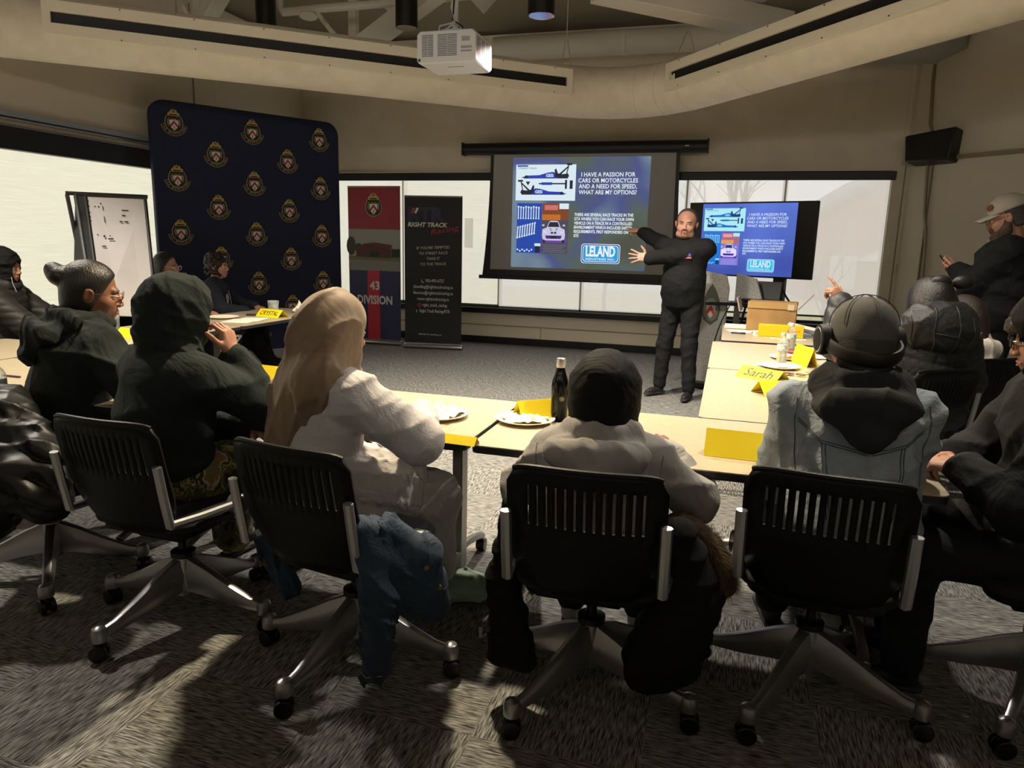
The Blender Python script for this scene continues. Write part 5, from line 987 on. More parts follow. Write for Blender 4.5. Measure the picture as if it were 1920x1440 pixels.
def hood_up(J, m_, name='hood', g=.0, big=1.0, open_=True, seed=3, folds_=(.006, .09), ofs=(0, 0, 0), gap=1.0):
    T, R, s = J['T'], J['R'], J['s']*J['hs']; o = V3(*ofs)
    H_ = [(ell(T(o+V3(0, -.02, .03)), (.108*big*s, .128*big*s, .125*big*s), R), .04), (ell(T(o+V3(0, -.03, -.06)), (.10*big*s, .105*big*s, .115*big*s), R), .05), (cone(T((-.06, -.02, -.14)), T((.06, -.02, -.14)), .065*big*s), .05), (cone(J['neck']+V3(-.09, 0, .0)*s, J['neck']+V3(.09, 0, .0)*s, .062*s), .05), (cone(T((0, -.10, -.08)), J['neck']+V3(0, -.07, -.02), .05*s, .06*s), .05)]
    cuts = [ell(T((0, .125+.02*(1-gap)*5, -.005)), (.078*s*gap, .115*s*gap, .105*s*gap), R), ell(T((0, .02, -.0)), (.09*s, .10*s, .115*s), R)]
    h = meshobj(name, [field_of(H_, .007, cuts=cuts if open_ else (), dis=folds(*folds_, seed, (.4, .2, .6)), kc=.01)], m_, J['t'])
    rim = [] if gap < 1 else [Vector(T((.078*math.cos(a)*big, .045+.02*math.sin(a), -.005+.112*math.sin(a)*big))) for a in [2*math.pi*i/28 for i in range(28)]]
    if rim: MB().tube(rim, .010*s, m_, 8, closed=True).build('hood_hem', J['t'])
    return h
def hood_down(J, m_, seed=2, drop=.1, wide=.12, deep=.075, name='hood', fo=(.007, .1), yaw=0):
    n0 = J['neck']; s = J['s']; R = J['Rt']@rotm(yaw); P_ = lambda a, r1, r2, z: n0+R@(V3(r1*math.sin(a), -r2*math.cos(a), z)*s)
    pr = []
    for i in range(-5, 5):
        a = i*.56; b_ = (i+1)*.56; za = .075-.045*abs(i)/5; zb_ = .075-.045*abs(i+1)/5; pr.append((cone(P_(a, .098, .098, za), P_(b_, .098, .098, zb_), (.044-.002*abs(i))*s, (.044-.002*abs(i+1))*s), .03))
    for q in (-1, 1): pr += [(cone(P_(q*1.25, .11, .09, .045), P_(q*.75, wide*.95, .17, .01-drop*.25), .042*s, .04*s), .04), (cone(P_(q*.75, wide*.95, .17, .01-drop*.25), P_(0, .1, .205, -.04-drop*.75), .04*s, .036*s), .035)]
    pr += [(ell(n0+R@(V3(0, -.165, .02-drop*.3)*s), [wide*.85*s, deep*.75*s, (.05+drop*.3)*s], R@rotm(0, 16)), .04)]
    cut = [ell(n0+R@(V3(0, -.05, .12)*s), (.078*s, .066*s, .085*s), R), ell(n0+R@(V3(0, -.15, .085)*s), (wide*.6*s, .018*s, .045*s), R@rotm(0, 16))]
    return meshobj(name, [field_of(pr, .0075, cuts=cut, dis=folds(*fo, seed, (.5, .2, .6)), kc=.02)], m_, J['t'])
from mathutils.bvhtree import BVHTree
def seams(J, obj, lines, r, m_, name='seams', dirv=(0, 1, 0), off=.001):
    """stitch lines laid on a garment: each (x, z) is dropped onto the surface along dirv"""
    me = obj.data; bv = BVHTree.FromPolygons([v.co.copy() for v in me.vertices], [tuple(p.vertices) for p in me.polygons]); mb = MB(); D = Vector(dirv).normalized()
    for ln in lines:
        pts = []
        for k in range(len(ln)-1):
            for q in range(6):
                t_ = q/6; x = ln[k][0]*(1-t_)+ln[k+1][0]*t_; z = ln[k][1]*(1-t_)+ln[k+1][1]*t_; h = bv.ray_cast(Vector(J['neck'])+Vector((x, 0, z))-D*1.0, D)
                if h[0] is not None: pts.append(h[0]+h[1]*off)
        if len(pts) > 2: mb.tube(pts, r, m_, 5)
    return mb.build(name, J['t'])
def hijab(J, m_, name='headscarf', seed=4, drape=(), fo=(.005, .08), g=.02, ax=(.2, .1, .8), face=True):
    T, R, s = J['T'], J['R'], J['s']*J['hs']; n0 = J['neck']
    H_ = [(ell(T((0, -.018, .036)), [(.078+g)*s, (.098+g)*s, (.092+g)*s], R), .03), (ell(T((0, -.01, -.055)), [(.07+g)*s, (.083+g)*s, (.075+g)*s], R), .04), (cone(T((0, -.02, -.09)), n0+V3(0, 0, .0), .075*s, .085*s), .05), (cone(n0+V3(-.11, 0, -.02)*s, n0+V3(.11, 0, -.02)*s, .062*s), .06)]+list(drape)
    cuts = [ell(T((0, .115, -.022)), (.056*s, .07*s, .078*s), R)] if face else ()
    return meshobj(name, [field_of(H_, .0075, cuts=cuts, dis=folds(*fo, seed, ax), kc=.01)], m_, J['t'])
hood_green = cloth('sweat_green_black', '202524', c2='1c2120'); hood_green2 = cloth('sweat_green', '1f2625', c2='1b2221'); blackcl = cloth('black_cloth', '121315', .85); blackpuff = mat('black_puffer', '1c1d20', .5, bump=(50, .15), spec=.4)
olive = mat('olive_black_puffer', '24231e', .6, bump=(60, .15)); whited = cloth('white_dress', 'c6c1c1', .8, (260, .35), 'bab5b5'); satin = mat('satin_brown', '86705a', .55, bump=(40, .05), var=(3, .6, '7a6550'), sheen=.2, spec=.35)
greyh = cloth('grey_hoodie', 'a39f9c', .95, (500, .35), '969290'); blackjersey = cloth('black_jersey', '0d0d0e', .8); charcoal = cloth('charcoal_sweat', '2b2c2e'); jeans = cloth('dark_jeans', '1b1e26', .85)
dark_tr = cloth('dark_trousers', '17181b', .85); capw = mat('cap_grey', 'a8a294', .8, bump=(200, .2))
denim = mat('grey_denim', '7d8790', .85, bump=(300, .3), var=(6, .9, '98a1a8')); wrinkle(denim, 9, .5); wrinkle(satin, 4, .35); blued = mat('blue_denim', '1b2a3b', .85, bump=(300, .35), var=(8, .9, '283c50'))
wrinkle(blued, 9, .6); wrinkle(blackpuff, 8, .35)
# camouflage
cam_ = bpy.data.materials.new('camouflage'); cam_.use_nodes = True; nt = cam_.node_tree; b = nt.nodes['Principled BSDF']; tc = nt.nodes.new('ShaderNodeTexCoord'); n = nt.nodes.new('ShaderNodeTexNoise'); n.inputs['Scale'].default_value = 9; n.inputs['Detail'].default_value = 5; n.inputs['Distortion'].default_value = .7
rp = nt.nodes.new('ShaderNodeValToRGB'); rp.color_ramp.interpolation = 'CONSTANT'
for i, (p, c_) in enumerate(((0, '26251a'), (.40, '4e4e38'), (.47, '8f8648'), (.50, '33321f'), (.54, '9aa088'), (.575, '8f5f34'), (.60, '6a6a42'), (.66, '2e2d1e'))):
    e = rp.color_ramp.elements[i] if i < 2 else rp.color_ramp.elements.new(p); e.position = p; e.color = lin(c_)
nt.links.new(tc.outputs['Object'], n.inputs['Vector']); nt.links.new(n.outputs['Fac'], rp.inputs[0]); nt.links.new(rp.outputs[0], b.inputs['Base Color']); b.inputs['Roughness'].default_value = .85
# ---- far left: black headscarf and olive puffer
J = person('p1', 'person in black headscarf and dark quilted jacket seated by the left window', (-5.14, 4.02, 0), -62, lean=-4, head=(-4, -4, 0), top=olive, low=jeans, gt=.035, qu=(.007, .052), face=True, skin='skin_tan', hairm=blackhair, LH=(-.1, .40, .74), RH=(.14, .38, .62), armr=1.1, pelz=.57)
hijab(J, blackjersey, g=.028); MB().tube([Vector(J['T'](p)) for p in ((.06, .075, -.06), (.065, .085, -.1), (.05, .10, -.16), (.05, .09, -.24))], .002, mat('cable_white', 'd8d8d8', .5), 6).build('earphone_cable', J['t'])
hood_down(J, olive, 5, .05)
# ---- bun and glasses
J = person('p2', 'person with a hair bun and round glasses in a dark hoodie at the left', (-2.80, 2.42, 0), -24, 1.04, lean=14, hs=1.06, tl=.92, head=(-24, -8, 0), top=hood_green, low=dark_tr, gt=.038, gir=1.14, fold=(.016, .2), hairm=blackhair, skin='skin_brown', RH=(.24, .36, .72), LH=(-.22, .42, .76), shw=.19, hvec=(0, .05, .155), lips='8a5048', sleeve=1)
T = J['T']; R = J['R']
bowl_hair(J, .010, .03, -.085, front=.05, extra=[(ell(T((-.01, -.115, .055)), (.055, .05, .045), R), .012), (cone(T((0, -.08, .05)), T((-.01, -.1, .055)), .04), .02), (ell(T((-.02, -.14, .075)), (.035, .035, .035), R), .02)]); hood_down(J, hood_green, 8, .07, .15, .08, fo=(.010, .12), yaw=-8); glasses(T, R, J['t'], mat('rose_gold', '9a6a62', .25, .8), r=.025)
# ---- raised dark green hood, hand on the cheek
wrR = (.235, .215, 1.04)
J = person('p3', 'person in a raised dark green hood leaning a cheek on the hand', (-2.05, 2.16, 0), -14, 1.04, lean=13, tl=.765, head=(-18, -4, 0), top=hood_green2, low=cam_, gt=.034, gir=1.12, fold=(.012, .22), skin='skin_tan', RH=(.155, .23, 1.0), Rp=(.35, .35, -1), LH=(.16, .30, .70), Lp=(-1, -.2, -.6), hands={1: dict(fd=(-.25, -.05, 1), up=(.9, .35, .1), curl=(.7, .8, .5)), -1: dict(fd=(.9, .15, -.6), up=(.1, .3, 1), curl=(.25, .35, .3))}, shw=.185, hvec=(0, .045, .16), lips='8a5048', gl=.045, RF=(.16, .40, .09), LF=(-.16, .42, .09), Rk=(.35, 1, .2), shoe='shoe_white', pelz=.58)
hood_up(J, hood_green2, big=1.12, seed=6)
sw = MB(); w_ = J['wr', 1]; e_ = J['el', 1]; u_ = Vector(w_-e_).normalized(); M = frame(Vector(w_)-u_*.028, u_.cross(Vector((0, 0, 1))), u_.cross(u_.cross(Vector((0, 0, 1))))); sw.lathe([(.034, -.012), (.036, -.01), (.036, .01), (.034, .012)], mat('strap_grey', '6e706c', .6), 20, M=M).box((.0, -.04, 0), (.04, .014, .05), mat('watch_black', '101113', .1), M); sw.build('wrist_watch', J['t'])
# ---- brown satin headscarf, white tiered dress
J = person('p4', 'person in a brown satin headscarf and white dress, seen from behind', (-1.39, 2.20, 0), -30, .97, lean=12, tl=.83, hs=1.06, head=(0, -6, 0), top=whited, low=None, gt=.026, gir=1.05, fold=(.006, .1), skin='skin_tan', RH=(.12, .38, .80), LH=(-.12, .36, .78), Rp=(1, -.1, -.5), shw=.17, armr=1.25, tv=.0085, pelz=.56, RF=(.12, .36, .08), LF=(-.1, .40, .08), shoe='shoe_pink', extra=[])
n0, T, R = J['neck'], J['T'], J['R']
FS = folds(.011, .085, 21, (1, .5, .05)); hijab(J, satin, seed=9, g=.028, drape=[(cone(T((-.02, -.07, 0)), n0+V3(-.10, -.10, -.08), .075, .075), .08), (cone(T((.03, -.08, -.02)), n0+V3(.06, -.10, -.05), .07, .07), .08), (cone(n0+V3(-.11, -.09, -.06), n0+V3(-.12, -.14, -.24), .075, .05), .07), (cone(n0+V3(.02, -.11, -.02), n0+V3(-.05, -.155, -.24), .08, .06), .08), (cone(n0+V3(-.08, -.15, -.2), n0+V3(-.10, -.165, -.36), .055, .02), .06), (cone(n0+V3(.09, -.05, .0), n0+V3(.02, -.135, -.16), .065, .045), .07)], fo=(.014, .11), ax=(1, .5, .05))
# skirt: gathered waist over thighs in two ruffled tiers
def wave(amp, fr, ph=0): return lambda x, y, z: amp*np.sin(fr*np.arctan2(x-.06, y+.02)+ph+6*z)
pel = J['pel']; k1, k2 = J['kn', 1], J['kn', -1]
SK = [(ell(pel+V3(0, -.02, .05), (.17, .145, .12)), .05), (cone(pel+V3(.09, 0, 0), k1+V3(.02, .0, .0), .13, .105), .06), (cone(pel+V3(-.09, 0, 0), k2, .13, .10), .06), (cone(k1, J['an', 1]+V3(.03, .02, .12), .10, .12), .05), (cone(k2, J['an', -1]+V3(0, .02, .12), .09, .11), .05), (cone((k1+k2)/2, (J['an', 1]+J['an', -1])/2+V3(0, 0, .14), .1, .11), .06)]
meshobj('skirt', [field_of(SK, .010, dis=folds(.014, .075, 4, (1, .5, 0)))], whited, J['t'])
TI = [(cone(pel+V3(.07, .03, .05), pel*.35+k1*.65+V3(.03, 0, .03), .15, .135), .05), (cone(pel+V3(-.05, 0, .04), pel*.4+k2*.6+V3(0, 0, .03), .15, .13), .05)]
meshobj('skirt_tier', [field_of(TI, .009, dis=folds(.012, .075, 14, (1, .6, 0)))], whited, J['t'])
# ---- grey hoodie, black headscarf
J = person('p5', 'person in a grey hoodie and black headscarf, seen from behind between two chairs', (-.345, 2.14, 0), 2, .92, lean=14, tl=.72, hs=1.14, head=(-2, -12, 0), top=greyh, low=dark_tr, gt=.036, gir=1.15, fold=(.010, .16), skin='skin_brown', RH=(.20, .36, .74), LH=(-.18, .36, .74), Rp=(.7, -.5, -.7), Lp=(-.6, -.5, -.7), shw=.175, hvec=(0, .045, .145), pelz=.50, soff=0, shoe='shoe_white')
hijab(J, blackjersey, g=.034, seed=11, fo=(.003, .1)); hd_ = hood_down(J, greyh, 3, .05, .20, .075, fo=(.009, .16)); seams(J, hd_, [[(-.17, .0), (-.12, -.05), (-.04, -.085), (.04, -.085), (.12, -.05), (.17, .0)]], .0022, cloth('grey_seam', '807c79')); seams(J, J['top'], [[(-.20, .0), (-.19, -.1), (-.185, -.2)], [(.20, .0), (.19, -.1), (.185, -.2)]], .002, MATS['grey_seam'])
# ---- denim jacket, grey beanie, headphones
J = person('p6', 'person in a grey denim jacket, grey beanie and headphones, seen from behind', (.43, 2.40, 0), 4, 1.02, lean=10, tl=.84, head=(10, -8, 0), top=denim, low=dark_tr, gt=.030, gir=1.10, fold=(.014, .15), skin='skin_brown', RH=(.08, .36, .78), LH=(-.12, .36, .76), Rp=(.35, -.5, -1), Lp=(-.35, -.5, -1), shw=.18, hvec=(0, .03, .165), pelz=.57, shoe='shoe_black')
hood_down(J, charcoal, 7, .06, .155, .075, fo=(.010, .12))
ds = mat('denim_seam', '4c545c', .9); seams(J, J['top'], [[(-.185, -.06), (-.12, -.115), (0, -.135), (.12, -.115), (.185, -.06)], [(-.185, -.068), (-.12, -.123), (0, -.143), (.12, -.123), (.185, -.068)], [(-.12, -.125), (-.115, -.2), (-.10, -.3), (-.09, -.36)], [(.12, -.125), (.115, -.2), (.10, -.3), (.09, -.36)], [(-.11, -.125), (-.105, -.2), (-.09, -.3), (-.08, -.36)], [(.11, -.125), (.105, -.2), (.09, -.3), (.08, -.36)], [(-.19, .0), (-.195, -.07), (-.185, -.16), (-.175, -.26)], [(.19, .0), (.195, -.07), (.185, -.16), (.175, -.26)]], .0018, ds); T, R = J['T'], J['R']
bm = mat('beanie_grey', '565451', .95, bump=(350, .3)); BE = [(ell(T((0, -.015, .055)), (.092, .110, .092), R), .03), (ell(T((0, -.015, .02)), (.091, .109, .07), R), .03)]; u_ = R@V3(0, 0, 1); c2 = T((0, 0, -.015))
meshobj('beanie', [field_of(BE, .007, cuts=[(lambda x, y, z: ((x-c2[0])*u_[0]+(y-c2[1])*u_[1]+(z-c2[2])*u_[2]), c2-.6, c2+.6)], kc=.012)], bm, J['t']); bs = MB()
for a in (0, 60, 120): bs.tube([Vector(T((.0935*math.cos(R_(t_))*math.sin(R_(a)) if True else 0, -.015+.1115*math.cos(R_(t_))*math.cos(R_(a)), .055+.0935*math.sin(R_(t_))))) for t_ in range(0, 181, 12)], .0016, mat('beanie_seam', '3c3a38', .9), 5)
bs.build('beanie_seams', J['t'])
bowl_hair(J, .013, .02, -.10, m_=mat('hair_cropped', '3a3633', .8, bump=(200, .3)), front=.03)
hb = MB(); hb.tube([Vector(T((.104*math.cos(R_(a)), -.01-.112*math.sin(R_(a)), .0-.05*math.sin(R_(a))))) for a in range(0, 181, 10)], .010, mat('headphone_black', '0f0f10', .6), 10, flat=2.3); hb.build('headphone_band', J['t'])
for q in (-1, 1):
    M = frame(Vector(T((q*.108, .01, .01))), Vector(R@V3(0, 1, 0)), Vector(R@V3(0, 0, 1))); s_ = q*-1 if (M.to_3x3()@Vector((0, 0, 1))).dot(Vector(R@V3(1, 0, 0))) < 0 else q
    ec = MB().lathe([(.03, -.02), (.042, -.016), (.044, .0), (.04, .016), (.03, .02)], MATS['headphone_black'], 24, M=M@Matrix.Diagonal((1, 1.15, 1, 1))); ec.lathe([(.028, .019*1), (.034, .0205), (.036, .019)], alum, 24, M=M@Matrix.Diagonal((1, 1.15, s_, 1))); ec.build('earcup', J['t'])
# ---- raised hand, hooded puffer, bow
J = person('p7', 'person in a black hooded puffer with a hair bow raising a hand, right side', (1.10, 4.40, 0), 12, 1.0, lean=8, tl=.9, hs=1.08, head=(6, -6, 0), top=blackpuff, low=dark_tr, gt=.05, gir=1.12, qu=(.008, .085, (.2, 0, 1)), skin='skin_tan', LH=(-.40, .27, 1.16), Lp=(-.7, -.2, -1), RH=(.15, .36, .74), shw=.185, hands={-1: dict(fd=(-.45, .25, .75), up=(.5, -.8, .3), curl=(1.1, 1.1, .7), index=(.15, .15, .1))}, armr=1.08, hairm=blackhair)
T, R = J['T'], J['R']; bowl_hair(J, .026, .06, -.17, front=.06, extra=[(cone(T((-.03, -.04, -.02)), T((-.04, -.05, -.16)), .095, .10), .05), (cone(T((.03, -.04, -.02)), T((.04, -.05, -.16)), .095, .10), .05)])
HP = [(ell(T((.0, -.095, -.10)), (.215, .14, .15), R), .04), (ell(T((.02, -.05, -.17)), (.21, .16, .09), R), .05)]; hh = meshobj('hood', [field_of(HP, .009, cuts=[ell(T((0, .03, -.03)), (.105, .13, .14), R)], dis=folds(.006, .12, 8))], blackpuff, J['t'])
seams(J, hh, [[(-.06, .17), (-.07, .05), (-.05, -.08), (-.02, -.16)], [(.05, .18), (.06, .06), (.04, -.1)], [(-.17, .12), (-.16, .0), (-.10, -.12)], [(.14, .12), (.15, .02), (.10, -.1)], [(-.07, .04), (.06, .02), (.15, -.03)]], .0045, blackpuff); bw_ = MB(); c_ = Vector(T((.06, -.07, .105)))
for q in (-1, 1): bw_.ball(c_+Vector(R@V3(q*.06, -.01, .012)), .052, mat('bow_black', '0e0e10', .5), 12, sc=(1.1, .55, .75))
bw_.ball(c_, .02, MATS['bow_black']); bw_.build('hair_bow', J['t'])
# ---- dark hair, white inner hood
J = person('p8', 'person with dark hair and a white hood lining seated at the far right', (1.46, 4.95, 0), 26, .98, lean=16, tl=.72, hs=1.05, head=(20, -14, 0), top=blackpuff, low=dark_tr, gt=.045, gir=1.05, skin='skin_tan', RH=(.16, .34, .72), LH=(-.14, .34, .74), hairm=blackhair, shoe='shoe_black', pelz=.55)
T, R = J['T'], J['R']; bowl_hair(J, .02, .06, -.17, front=.06, extra=[(cone(T((0, -.05, -.02)), T((0, -.05, -.15)), .09, .085), .05)], m_=brownhair); hood_down(J, mat('fleece_white', 'b8b2a6', .95, bump=(120, .3)), 6, .06, .16, .08, fo=(.008, .1))
# ---- right edge: hood up, clasped hands
J = person('p9', 'person in a raised black hood with glasses and clasped hands at the right edge', (1.10, 2.58, 0), 84, 1.05, lean=12, tl=.92, head=(-6, -10, 0), top=blackcl, low=dark_tr, gt=.038, gir=1.12, fold=(.010, .18), skin='skin_tan', LH=(-.07, .31, .775), RH=(.07, .34, .775), Lp=(-1, -.3, -.5), Rp=(1, -.3, -.5), hands={-1: dict(fd=(.35, 1, .05), up=(-.3, .1, 1), curl=(.9, 1.0, .6)), 1: dict(fd=(-.75, .7, .0), up=(.4, .3, .9), curl=(.6, .7, .5))}, shw=.19, hairm=brownhair)
hood_up(J, cloth('black_hood', '161614', .9), big=1.12, seed=2, gap=.86); T, R = J['T'], J['R']; glasses(T, R, J['t'], mat('glasses_dark', '1a1a1c', .2), False)
meshobj('hair', [field_of([(ell(T((0, .085, .055)), (.06, .035, .03), R), .02), (ell(T((.02, .10, .04)), (.035, .022, .02), R), .02)], .005, dis=folds(.004, .03, 3))], brownhair, J['t'])
w_, e_ = J['wr', -1], J['el', -1]
M = frame(Vector(w_*.6+e_*.4)+Vector((-.048, -.01, .03)), Vector(w_-e_), Vector((-.3, 0, 1))); mb = MB(); wm = mat('sleeve_print', 'a9a69a', .7)
for (x, y, w0, h0) in ((-.03, 0, .008, .04), (-.016, .012, .02, .007), (-.005, 0, .007, .04), (.004, 0, .02, .007), (.018, 0, .008, .04), (.03, .01, .006, .02)): mb.box((x, y, .004), (w0, h0, .002), wm, M)
mb.build('sleeve_print', J['t'], smooth=0)
# ---- bearded person with phone
J = person('p10', 'bearded person in a grey cap and black jacket standing at right with a phone', (1.98, 6.20, 0), 66, 1.055, seated=False, lean=-3, head=(6, -16, 0), top=blackcl, low=dark_tr, gt=.035, hs=1.16, gir=1.55, belly=.11, fold=(.007, .2), skin='skin_fair', hairm=greyhair, LH=(-.03, .30, 1.33), RH=(.09, .30, 1.32), Lp=(-1, -.4, -.9), Rp=(1, -.5, -.9), LF=(-.14, .03, .08), RF=(.14, .0, .08), shw=.215, armr=1.22, nr=.064, jaw=1.1,
           hands={-1: dict(fd=(.45, .9, .25), up=(-.5, .1, -.85), curl=(.5, .6, .5)), 1: dict(fd=(-.35, .9, .25), up=(.6, .1, -.75), curl=(.55, .6, .5))}, lips='a0605a', hvec=(0, .055, .18), shoe='shoe_pink')
T, R = J['T'], J['R']; bd_ = mat('beard', '4c3c34', .9, bump=(150, .8), var=(12, .8, '5b4a40')); bdg = mat('beard_grey', '9a918a', .9, bump=(150, .8), var=(60, .8, '7c736c'))
BR = [(cone(T((q*.064, .0, -.01)), T((q*.060, .015, -.07)), .021, .031), .02) for q in (-1, 1)]+[(cone(T((q*.058, .02, -.07)), T((q*.02, .075, -.10)), .038, .038), .03) for q in (-1, 1)]+[(ell(T((0, .06, -.12)), (.058, .052, .05), R), .03), (cone(T((-.022, .097, -.047)), T((.022, .097, -.047)), .010), .008)]+[(cone(T((q*.03, .09, -.05)), T((q*.034, .08, -.09)), .014), .012) for q in (-1, 1)]
meshobj('beard', [field_of(BR, .005, dis=folds(.004, .03, 2))], bd_, J['t']); meshobj('beard_tip', [field_of([(cone(T((0, .092, -.115)), T((0, .085, -.19)), .036, .016), .02)], .005, dis=folds(.005, .03, 5))], bdg, J['t'], 'grey lower beard')
bowl_hair(J, .006, .03, -.06, m_=greyhair, front=.01)
cpt = MB(); kq = J['s']*J['hs']; CP = [(ell(T((0, -.012, .055)), (.092*kq, .108*kq, .09*kq), R), .02)]; u_ = R@V3(0, .18, 1); u_ /= np.linalg.norm(u_); c3 = T((0, 0, .038)); meshobj('cap', [field_of(CP, .006, cuts=[(lambda x, y, z: ((x-c3[0])*u_[0]+(y-c3[1])*u_[1]+(z-c3[2])*u_[2]), c3-.6, c3+.6)], kc=.01)], capw, J['t'])
br_ = MB(); br_.grid(9, 5, lambda u, v: tuple(T(((u-.5)*.165*(1-.25*v*v), .078+.085*v-.075*abs(u-.5)**1.6*2*(1-.4*v), .040-.018*v-.016*(2*u-1)**2))), capw); br_.build('cap_brim', J['t'], solid=.004, smooth=60)
pt = MB(); M = frame(Vector(T((-.052, .0735, .078))), Vector(R@V3(-.70, -.71, 0)), Vector(R@V3(0.15, -.3, 1))); pt.prism([(.032*math.cos(R_(60*i)), .026*math.sin(R_(60*i))) for i in range(6)], .004, mat('leather_patch', '6e4024', .6), M); pt.build('cap_patch', J['t'])
glasses(T, R, J['t'], mat('glasses_wire', '8a8a8c', .25, .8), False, th=.0012)
ph = thing('smartphone', 'black smartphone held by the bearded person', 'phone', (0, 0, 0)); Mw = J['t'].matrix_world
RZ = Matrix.Rotation(R_(66), 3, 'Z'); hp = Vector((1.98, 6.20, 0))+RZ@Vector(tuple((J['wr', 1]+J['wr', -1])/2+V3(0, .10, .06))); ph.location = hp; ph.rotation_euler = (R_(52), 0, R_(66)); MB().prism(rrect(.075, .155, .012, 4), .008, mat('phone_black', '0b0b0d', .2), None).build('phone_body', ph, bevel=.001); MB().prism(rrect(.068, .147, .01, 4), .0006, mat('phone_screen', '141820', .08), Matrix.Translation((0, 0, .008))).build('phone_screen', ph)
chest = J['neck']+V3(0, 0, -.14); MB().cyl(Vector(J['pel'])+Vector((-.10, .235, .20)), Vector(J['pel'])+Vector((-.10, .245, .20)), .018, mat('button_pale', 'c9c9c4', .5), n=14).build('button', J['t'])
M = frame(Vector(chest)+Vector((-.11, .175, .02)), Vector((.95, .3, 0)), Vector((0, -.3, 1))); mb = MB(); mb.poly(arc_pts(.028, .036, 0, 360, 20, .8), wm, M, .006); mb.poly(circ(.018, 12), wm, M, .006).rect(-.045, -.05, -.005, -.04, wm, M, .006); mb.build('chest_badge', J['t'], smooth=0)
# ---- presenter
J = person('p11', 'person presenting in black, pointing at the projection screen', (-.40, 7.12, 0), 155, 1.03, seated=False, lean=0, side=0, head=(22, -2, -4), top=blackcl, low=dark_tr, gt=.024, hs=1.1, gir=1.2, belly=.05, fold=(.006, .18), skin='skin_fair', hairm=greyhair, RH=(.62, -.20, 1.60), Rp=(.1, -1, -.15), LH=(.36, .32, 1.33), Lp=(-1, -.2, -.9), LF=(-.16, .06, .08), RF=(.17, .05, .08), Lk=(-.1, 1, 0), Rk=(.1, 1, 0), shw=.205, armr=1.2, nr=.064, jaw=1.15, hw=1.05,
           hands={1: dict(fd=(.9, -.2, .25), up=(0, -.1, 1), curl=(.7, .8, .5), index=(.1, .1, .1)), -1: dict(fd=(.75, .55, .1), up=(-.5, .7, .3), curl=(.12, .12, .1), spread=.28, thumb=(.6, .3, .35))}, lips='a0605a', shoe='shoe_black')
T, R = J['T'], J['R']; bowl_hair(J, .004, .066, -.05, m_=greyhair, front=.02, hw=1.06)
meshobj('beard', [field_of([(cone(T((-.022, .092, -.047)), T((.022, .092, -.047)), .0055), .006), (cone(T((-.024, .088, -.05)), T((-.022, .08, -.085)), .005), .006), (cone(T((.024, .088, -.05)), T((.022, .08, -.085)), .005), .006), (cone(T((-.018, .084, -.092)), T((.018, .084, -.092)), .0065), .006)], .004)], mat('stubble', '7a5a4a', .9), J['t'], 'greying goatee')
n0 = J['neck']; MB().tube([Vector(n0+V3(.07*math.cos(a), .01+.068*math.sin(a), .035)) for a in [2*math.pi*i/16 for i in range(16)]], .024, blackcl, 8, closed=True).build('collar', J['t'])
M = frame(Vector(n0)+Vector((-.105, .165, -.125)), Vector((.9, .25, 0)), Vector((0, -.1, 1))); mb = MB(); mb.poly(arc_pts(.0, .034, 10, 170, 10), mat('badge_blue', '2a4a9a', .5), M, .004).rect(-.036, -.02, .036, -.004, mat('badge_redwhite', 'c24a50', .5), M, .004); mb.build('chest_badge', J['t'], smooth=0)
# ---- two people by the backdrop
J = person('p12', 'person with long dark hair and clear glasses seated by the backdrop', (-5.06, 5.46, 0), -66, .99, lean=6, head=(-8, -4, 0), top=blackcl, low=dark_tr, gt=.03, skin='skin_fair', hairm=blackhair, RH=(.14, .36, .74), LH=(-.14, .36, .74), face=True, lips='a8625c', pelz=.55)
T, R = J['T'], J['R']; bowl_hair(J, .014, .05, -.2, front=.04, extra=[(cone(T((.055, -.01, .0)), T((.06, .0, -.19)), .032, .028), .03), (cone(T((-.055, -.01, .0)), T((-.06, .0, -.19)), .032, .028), .03), (cone(T((0, -.06, -.05)), T((0, -.06, -.19)), .06, .055), .04)]); glasses(T, R, J['t'], mat('glasses_clear', 'b8b8c4', .2), False, th=.003, r=.027)
J = person('p13', 'person with curly brown hair and a dark zip sweater seated in front of the backdrop', (-5.0, 6.12, 0), -66, .97, lean=2, head=(-6, 0, 0), top=cloth('navy_sweater', '22262e', .85), low=blackcl, gt=.03, skin='skin_fair', hairm=brownhair, RH=(.16, .34, .72), LH=(-.16, .36, .74), lips='b0625c', gl=.03, RF=(.12, .62, .09), LF=(-.02, .50, .12), shoe='shoe_white', pelz=.55)
T, R = J['T'], J['R']; rnd = random.Random(5); cur = []
for i in range(90):
    a = rnd.uniform(-2.6, 2.6)-math.pi/2; zz = rnd.uniform(-.10, .12); rr = math.sqrt(max(.25, 1-(max(zz-.02, 0)/.12)**2)); cur.append((ell(T((.085*rr*math.cos(a), -.02+.095*rr*math.sin(a)*(1 if math.sin(a) < 0 else .75), zz+.015)), (.021, .021, .021)), .006))
for i in range(8): cur.append((ell(T((rnd.uniform(-.05, .05), .07, .07+rnd.uniform(-.012, .012))), (.018, .018, .016)), .006))
meshobj('hair', [field_of([(ell(T((0, -.02, .03)), (.088, .10, .10), R), .02)]+cur, .006, cuts=[ell(T((0, .115, -.035)), (.064, .07, .085), R)])], brownhair, J['t'])
M = frame(Vector(J['neck'])+Vector((.085, .135, -.14)), Vector((.95, -.2, 0)), Vector((0, -.1, 1))); mb = MB(); mb.poly(arc_pts(.02, .03, 0, 360, 18, 1.1), wm, M, .004).poly(circ(.013, 10), wm, M, .004).rect(-.004, -.06, .02, -.03, wm, M, .004); mb.build('chest_badge', J['t'], smooth=0)
